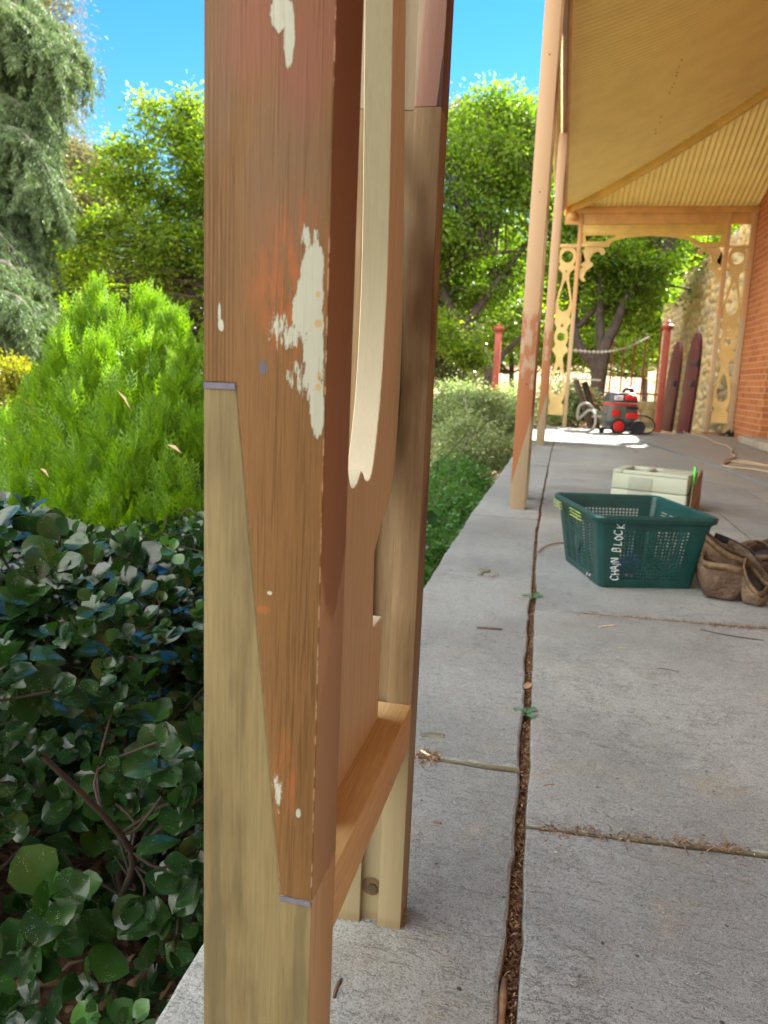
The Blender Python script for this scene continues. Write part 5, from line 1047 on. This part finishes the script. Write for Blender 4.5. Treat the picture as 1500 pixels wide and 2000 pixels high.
# --- weeping cedar at far left
ced = thing('weeping_cedar', (-8.6, 11, -.5), 'tall blue green weeping cedar with hanging curtains of needles at the far left', 'cedar'); CD = np.array([-8.6, 11, -.5])
rng = np.random.default_rng(5); m = MB(CD); m.tube([(-8.6, 11, -.5), (-8.5, 11, 3), (-8.55, 11.1, 7), (-8.5, 11, 11)], [.28, .22, .16, .08], 10)
SP, SD = [], []
limb = [((-30, 95), (45, 60), (120, 95), (160, 100), 10), ((-30, 20), (20, 10), (70, 45), (118, 118), 9.6), ((-60, 215), (10, 190), (55, 215), (92, 190), 9.8), ((-60, 120), (0, 90), (50, 105), (90, 120), 10.4), ((-60, 300), (0, 250), (60, 275), (115, 375), 9.5), ((-60, 340), (-10, 320), (40, 340), (110, 400), 9.9), ((-60, 540), (0, 512), (30, 530), (45, 560), 8.8), ((-60, 590), (0, 572), (45, 590), (85, 640), 8.4), ((-40, 600), (30, 560), (75, 585), (112, 640), 9.4), ((-60, 180), (0, 150), (60, 160), (100, 195), 10.8), ((-60, 430), (-10, 380), (30, 385), (60, 420), 9.9), ((-60, 480), (-20, 450), (25, 455), (70, 500), 9.7), ((-60, 400), (-20, 440), (20, 480), (50, 530), 9.2), ((-60, 60), (0, 50), (40, 75), (80, 130), 10.8), ((-60, -60), (10, -40), (60, -5), (130, 70), 10.5), ((-60, 260), (0, 225), (50, 240), (100, 260), 10.6)]
for (*q, Yl) in limb:
    w_ = [atY(x_, y_, Yl) for x_, y_ in q]; w_[0] = w_[0]; sp = spline([np.array([-8.5, 11, w_[0][2]+.3])]+w_, 10); m.tube(sp, np.linspace(.06, .008, len(sp)), 6)
    sp = np.array(sp)
    for j in range(8, len(sp)):
        for _ in range(5):
            f_ = rng.random(); p = sp[j]*(1-f_)+sp[max(j-1, 0)]*f_+rng.normal(size=3)*np.array([.05, .18, .03]); SP.append(p); SD.append((rng.uniform(.25, .95) if rng.random() < .8 else .15)*(1.05-.35*(j-8)/(len(sp)-8)))
m.build('trunk', M_bk2, ced, smooth=True)
PP, DD = [], []
for p, l in zip(SP, SD):
    k = int(l/.028)+4; t_ = np.arange(k)/k; dr = rng.normal(size=2)*.16; off_ = np.stack([dr[0]*t_, dr[1]*t_, -l*t_], 1); pp = p+off_; PP.append(np.repeat(pp, 7, 0)); dd = rng.normal(size=(k*7, 3)); dd[:, 2] = dd[:, 2]*.4-1.5; DD.append(dd)
PP = np.concatenate(PP); DD = np.concatenate(DD); PP = PP+rng.normal(size=PP.shape)*np.array([.016, .016, .004]); n = len(PP)
V, F = stamp(LEAF4[0], LEAF4[1], PP-CD, DD, rng.normal(size=(n, 3))+np.array([.2, -.2, .6]), rng.uniform(.05, .10, n), rng.uniform(.010, .017, n))
G_ced = leafmat('cedar_needles', [(.075, .125, .06), (.11, .165, .075), (.05, .09, .05), (.13, .17, .07)], .3, .6, tcol=(1.3, 1.5, .5), vscale=.9)
link('needles', fastmesh('needles', V, F), G_ced, ced)
# --- trees. ell(px, py, Y, rx, ry, rz): crowns placed where they stand
def ell(px_, py_, Y_, wx, hy, ry=None):
    a = atY(px_, py_, Y_); s_ = Y_/1500*1.0; return (a[0], a[1], a[2], wx*s_, (ry or wx*s_), hy*s_)
gz = lambda x_, y_: float(terrain_z(np.array(x_), np.array(y_)))
def gp(px_, Y_): a = atY(px_, 780, Y_); return (a[0], Y_, gz(a[0], Y_))
def L3(pts): return [atY(x_, y_, Y_) for x_, y_, Y_ in pts]
# young yellow-green tree behind the near post
b = gp(440, 12.5); tree('leafy_tree', b, None, [ell(330, 330, 12.5, 85, 110), ell(370, 255, 12.6, 40, 60), ell(220, 400, 12.2, 70, 90), ell(290, 500, 12.2, 120, 90), ell(400, 440, 12.8, 110, 160), ell(160, 480, 12.3, 55, 55), ell(110, 520, 12.6, 50, 40), ell(180, 560, 12.6, 60, 40), ell(240, 300, 12.4, 30, 40), ell(430, 330, 12.8, 80, 140), ell(283, 200, 12.5, 9, 16), ell(300, 235, 12.5, 16, 22), ell(390, 200, 12.6, 16, 22), ell(355, 215, 12.6, 14, 20), ell(225, 300, 12.4, 12, 18)], 330, 105, .125, .08, G_elm, M_bk1, 'open yellow green leafy tree left of the near post against the sky', seed=3, tr=.1,
    limbs=[([np.array(b)]+L3([(440, 640, 12.5), (420, 520, 12.5), (395, 430, 12.5)]), .13, .07), (L3([(395, 430, 12.5), (340, 395, 12.4), (270, 370, 12.3), (215, 365, 12.2)]), .055, .015), (L3([(395, 430, 12.5), (388, 350, 12.6), (375, 250, 12.6)]), .05, .012), (L3([(430, 600, 12.5), (345, 480, 12.3), (260, 435, 12.2)]), .045, .012)])
# trees seen between the posts
b = gp(945, 18); tree('leafy_tree', b, None, [ell(960, 290, 18, 110, 90), ell(900, 420, 17.6, 80, 90), ell(1010, 420, 18, 70, 110), ell(870, 320, 18, 60, 80), ell(1020, 270, 18.4, 60, 60), ell(830, 480, 18, 90, 90), ell(940, 560, 18.6, 100, 60), ell(1035, 330, 18.2, 55, 90), ell(962, 198, 18, 16, 16), ell(985, 225, 18, 22, 20), ell(915, 225, 18, 20, 22), ell(1030, 215, 18, 18, 22)], 420, 100, .175, .10, G_elm2, M_bk1, 'broad green tree with a leaning dark trunk between near and middle posts', seed=4,
    limbs=[([np.array(b)]+L3([(955, 740, 18), (940, 690, 18), (905, 640, 17.9)]), .16, .12), (L3([(905, 640, 17.9), (935, 600, 17.8), (975, 545, 17.8), (1010, 500, 17.8)]), .11, .05), (L3([(905, 640, 17.9), (865, 570, 17.9), (880, 520, 17.8), (925, 500, 17.6), (1010, 490, 17.7)]), .10, .03), (L3([(1010, 500, 17.8), (1060, 440, 18)]), .05, .02), (L3([(955, 740, 18), (985, 690, 18.4), (1040, 640, 18.6)]), .09, .04)])
b = gp(1165, 17.5); tree('leafy_tree', b, None, [ell(1200, 510, 17.5, 90, 40), ell(1265, 520, 17.3, 55, 50), ell(1130, 520, 17.5, 60, 60), ell(1300, 500, 17.6, 25, 22), ell(1220, 590, 17.6, 60, 30), ell(1240, 450, 18, 110, 50), ell(1120, 430, 18, 70, 60), ell(1230, 560, 19, 90, 40)], 340, 110, .15, .09, G_elm2, M_bk1, 'multi stemmed tree with dark spreading trunks framed by the timber arch', seed=6,
    limbs=[([np.array(b)]+L3([(1165, 720, 17.5), (1140, 690, 17.5), (1122, 640, 17.5), (1128, 560, 17.5)]), .15, .06), ([np.array(b)]+L3([(1172, 700, 17.4), (1172, 620, 17.4), (1172, 540, 17.4), (1165, 480, 17.5)]), .13, .05), ([np.array(b)]+L3([(1180, 690, 17.3), (1200, 640, 17.3), (1232, 570, 17.2), (1275, 515, 17.2), (1300, 490, 17.2)]), .14, .05), (L3([(1128, 640, 17.5), (1160, 605, 17.5), (1190, 575, 17.6), (1230, 555, 17.6)]), .07, .03), (L3([(1250, 545, 17.2), (1290, 555, 17.1), (1350, 565, 17.2)]), .04, .015)])
# lit yellow-green foliage further back, low
b = gp(1260, 30); tree('leafy_tree', b, [b, atY(1265, 600, 30)], [ell(1260, 610, 30, 70, 50), ell(1300, 590, 30, 50, 60), ell(1200, 620, 31, 60, 40), ell(1350, 560, 30, 60, 80), ell(1140, 600, 31, 70, 70), ell(1350, 480, 27, 60, 60), ell(1400, 440, 27, 60, 50), ell(1180, 680, 29, 50, 30), ell(1235, 690, 29, 30, 22), ell(1110, 690, 29, 50, 35), ell(1290, 650, 30, 25, 40)], 240, 150, .34, .15, G_elm, M_bk1, 'sunlit yellow green tree far behind the timber arch', seed=8)
b = gp(1000, 29); tree('leafy_tree', b, [b, atY(1000, 560, 29)], [ell(1000, 540, 29, 90, 90), ell(900, 600, 29, 90, 70), ell(1080, 560, 30, 80, 90), ell(930, 480, 29, 90, 60), ell(1000, 640, 28, 110, 45), ell(860, 680, 28, 50, 45)], 240, 160, .4, .16, G_elm, M_bk1, 'sunlit yellow green tree behind the leaning trunk', seed=9)
b = gp(120, 24); tree('gum_tree', b, [b, atY(60, 400, 24), atY(70, 150, 24), atY(90, -50, 24)], [ell(105, 20, 24, 45, 60), ell(130, 90, 24, 40, 50), ell(110, 170, 24, 50, 50), ell(150, 215, 24, 22, 28), ell(60, 60, 24, 60, 90), ell(60, 300, 24, 80, 120), ell(40, 450, 24, 70, 70), ell(80, -60, 24, 50, 60)], 230, 75, .30, .15, G_gum, M_bk2, 'tall airy olive gum tree behind the weeping cedar', seed=10, lw=.25, droop=.9)
b = gp(170, 34); tree('gum_tree', b, [b, atY(165, 400, 34)], [ell(178, 330, 34, 45, 42), ell(120, 310, 34, 60, 60), ell(120, 400, 34, 80, 70), ell(200, 400, 34, 60, 60)], 210, 110, .4, .2, G_gum, M_bk2, 'rounded olive gum tree showing its crown in the gap of sky', seed=11, lw=.35, droop=.6)
b = gp(910, 42); tree('gum_tree', b, [b, atY(905, 300, 42)], [ell(915, 240, 42, 40, 22), ell(880, 250, 42, 40, 30), ell(950, 300, 42, 60, 50)], 120, 90, .5, .24, G_gum, M_bk2, 'grey green gum crown just above the trees right of the near post', seed=13, lw=.35)
# dark evergreen mass behind the conifer
b = gp(250, 16.5); tree('evergreen_tree', b, [b, atY(250, 520, 16.5)], [ell(120, 560, 16, 90, 70), ell(220, 560, 16.5, 90, 90), ell(330, 600, 16.5, 90, 100), ell(60, 480, 16, 60, 60), ell(20, 640, 16, 90, 70), ell(150, 660, 16, 90, 60), ell(420, 560, 17, 90, 140)], 330, 120, .25, .10, G_dark, M_bk1, 'dark evergreen with glittering leaves behind the lime green conifer', seed=14)
tree('evergreen_tree', gp(-120, 18), [gp(-120, 18), atY(-120, 200, 18)], [ell(-190, 350, 18, 130, 260), ell(-70, 620, 17, 110, 90), ell(-250, 500, 18, 150, 200)], 200, 90, .35, .14, G_dark, M_bk1, 'dark evergreen beyond the left edge behind the cedar', seed=15)
b = gp(30, 7.5); tree('yellow_shrub', b, [b, atY(20, 760, 7.5)], [ell(15, 735, 7.5, 45, 30), ell(60, 760, 7.6, 25, 40), ell(-10, 800, 7.3, 60, 45)], 60, 110, .08, .045, G_yel, M_bk1, 'yellow leaved shrub glowing at the left edge beside the conifer', 'shrub', seed=16, tr=.02)
b = gp(905, 14.5); tree('yellow_shrub', b, [b, atY(905, 720, 14.5)], [ell(925, 690, 14.5, 30, 35), ell(890, 700, 14.5, 25, 30), ell(870, 650, 14.6, 30, 40)], 45, 110, .11, .07, G_elm, M_bk1, 'yellowing shrub in front of the red gate post behind the pale shrubs', 'shrub', seed=17, tr=.02)
b = gp(640, 15.5); tree('leafy_tree', b, [b, atY(640, 560, 15.5), atY(650, 400, 15.5)], [ell(640, 400, 15.5, 130, 120), ell(560, 500, 15.5, 90, 90), ell(720, 500, 15.8, 90, 100), ell(650, 290, 15.5, 80, 70)], 300, 100, .16, .09, G_elm2, M_bk1, 'leafy green tree standing behind the near double post', seed=27)
# dark infill under the canopy right of the posts
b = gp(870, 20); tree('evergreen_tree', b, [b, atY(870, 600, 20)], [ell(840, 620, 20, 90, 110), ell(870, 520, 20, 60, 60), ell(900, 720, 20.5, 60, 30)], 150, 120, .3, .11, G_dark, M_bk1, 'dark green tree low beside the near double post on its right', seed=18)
# pale silvery shrubs along the verandah
b = (-1.25, 9.0, -.5); P = []
tree('silver_shrub', b, [b, (-1.25, 9.0, .2)], [ell(870, 810, 8.6, 60, 42), ell(940, 800, 9.0, 55, 40), ell(990, 830, 9.6, 30, 60), ell(900, 870, 7.8, 60, 60), ell(960, 880, 8.4, 40, 50), ell(800, 820, 8.8, 60, 60)], 260, 120, .075, .045, G_sil, M_bk2, 'pale silvery green shrub spilling along the verandah edge past the near post', 'shrub', seed=19, tr=.02, lw=.35, twigs=2)
b = (-.95, 13.2, -.4); tree('silver_shrub', b, [b, (-.95, 13.2, .3)], [ell(1010, 790, 12.5, 40, 40), ell(1060, 800, 14.0, 30, 45), ell(900, 790, 12.5, 70, 40)], 120, 120, .09, .05, G_sil, M_bk2, 'pale shrub seen between the middle post and the corner fretwork', 'shrub', seed=20, tr=.02, lw=.35, twigs=2)
b = gp(1130, 15); tree('flower_bush', b, [b, atY(1140, 780, 15)], [ell(1120, 790, 14.8, 28, 45), ell(1150, 800, 15, 28, 30), ell(1090, 800, 14.6, 22, 40)], 70, 110, .08, .055, G_sil, M_bk2, 'pale green flowering bush behind the vacuum hose', 'shrub', seed=22, tr=.02)
M_petal = plain('salmon_petal', (.62, .27, .17), .7); rng = np.random.default_rng(3)
fl = thing('pink_flowers', tuple(atY(1155, 770, 14.6)), 'cluster of salmon pink flower heads beside the trestle beyond the screen', 'flowers'); f0 = atY(1155, 770, 14.6)
for k in range(26):
    p = atY(1138+k*1.6+rng.normal()*5, 752+k*1.8+rng.normal()*7, 14.6+rng.normal()*.1)-f0; m = MB(); m.lathe(p, [(.002, -.02), (.025, -.01), (.028, .005), (.01, .02)], 7); m.build('flower_head', M_petal, fl)
m = MB(); m.tube([(0, 0, -.7), (.02, 0, -.2), (0, 0, 0)], .012, 5); m.build('stem', M_bk1, fl)
# low green plants below the slab edge
b = (-.9, 4.6, -.5); tree('ground_plants', b, [b, (-.9, 4.6, -.42)], [(-.75, 3.2, -.42, .22, .8, .10), (-.85, 4.4, -.34, .35, .8, .18), (-.8, 5.6, -.30, .3, .8, .2), (-1.2, 4.2, -.4, .5, 1.5, .2), (-.9, 7, -.25, .35, .9, .2)], 330, 110, .06, .035, G_low, M_bk1, 'low bright green ground plants below the verandah edge', 'plants', seed=23, tr=.01, kind='stuff', twigs=6)
# far wood closing the view
rng = np.random.default_rng(40); ells = []
for k in range(46):
    x_ = -75+k*3.6+rng.normal(); ells.append((x_, 62+rng.normal()*5, 3.5+rng.uniform(0, 3.5)-(2 if -10 < x_ < 40 else 0), 4, 3, rng.uniform(3.5, 5.5)))
C_, P, d, idx = cloud(rng, ells, 1500, 60, .9); n = len(P); V, F = stamp(LEAF4[0], LEAF4[1], P, rng.normal(size=(n, 3)), rng.normal(size=(n, 3))+np.array([0, 0, .7]), rng.uniform(.35, .8, n), rng.uniform(.25, .5, n)); tag(link('far_wood', fastmesh('far_wood', V, F), G_elm2), kind='stuff')
# weeds in the open joint
G_weed = leafmat('weed_leaves', [(.07, .15, .07), (.05, .12, .06), (.10, .18, .09)], .2, .45, .4)
def weed(base, sp_, L, label, seed, k):
    o = thing('weed', tuple(base), label, 'weed', group='weeds growing in the open joint'); r = np.random.default_rng(seed); P = np.zeros((k, 3))+np.array([0, 0, .004]); an = np.array(sp_); D = np.stack([np.cos(an), np.sin(an), r.uniform(.1, .5, k)], 1); N = np.stack([0*an, 0*an, np.ones(k)], 1)+r.normal(size=(k, 3))*.15
    LL = L*r.uniform(.7, 1.1, k); V, F = stamp(T, TF, P+D*.004, D, N, LL, LL*.55); link('leaves', fastmesh('leaves', V, F), G_weed, o, smooth=True); m = MB()
    for d in D: m.tube([(0, 0, -.02), d*.006], .0012, 4)
    m.build('stem', M_stem, o)
q = atZ(1040, 1166); weed((q[0], q[1], -.006), [.1, .9, 2.2, 3.2, 4.4, 5.4], .032, 'upper weed, a small leaf rosette in the open joint left of the green basket', 5, 6)
q = atZ(1027, 1392); weed((q[0], q[1], -.008), [1.2, 2.0, 4.2, -.45, .7, 5.2, 2.9], .030, 'lower weed with one long leaf lying out on the right hand slab', 6, 7)
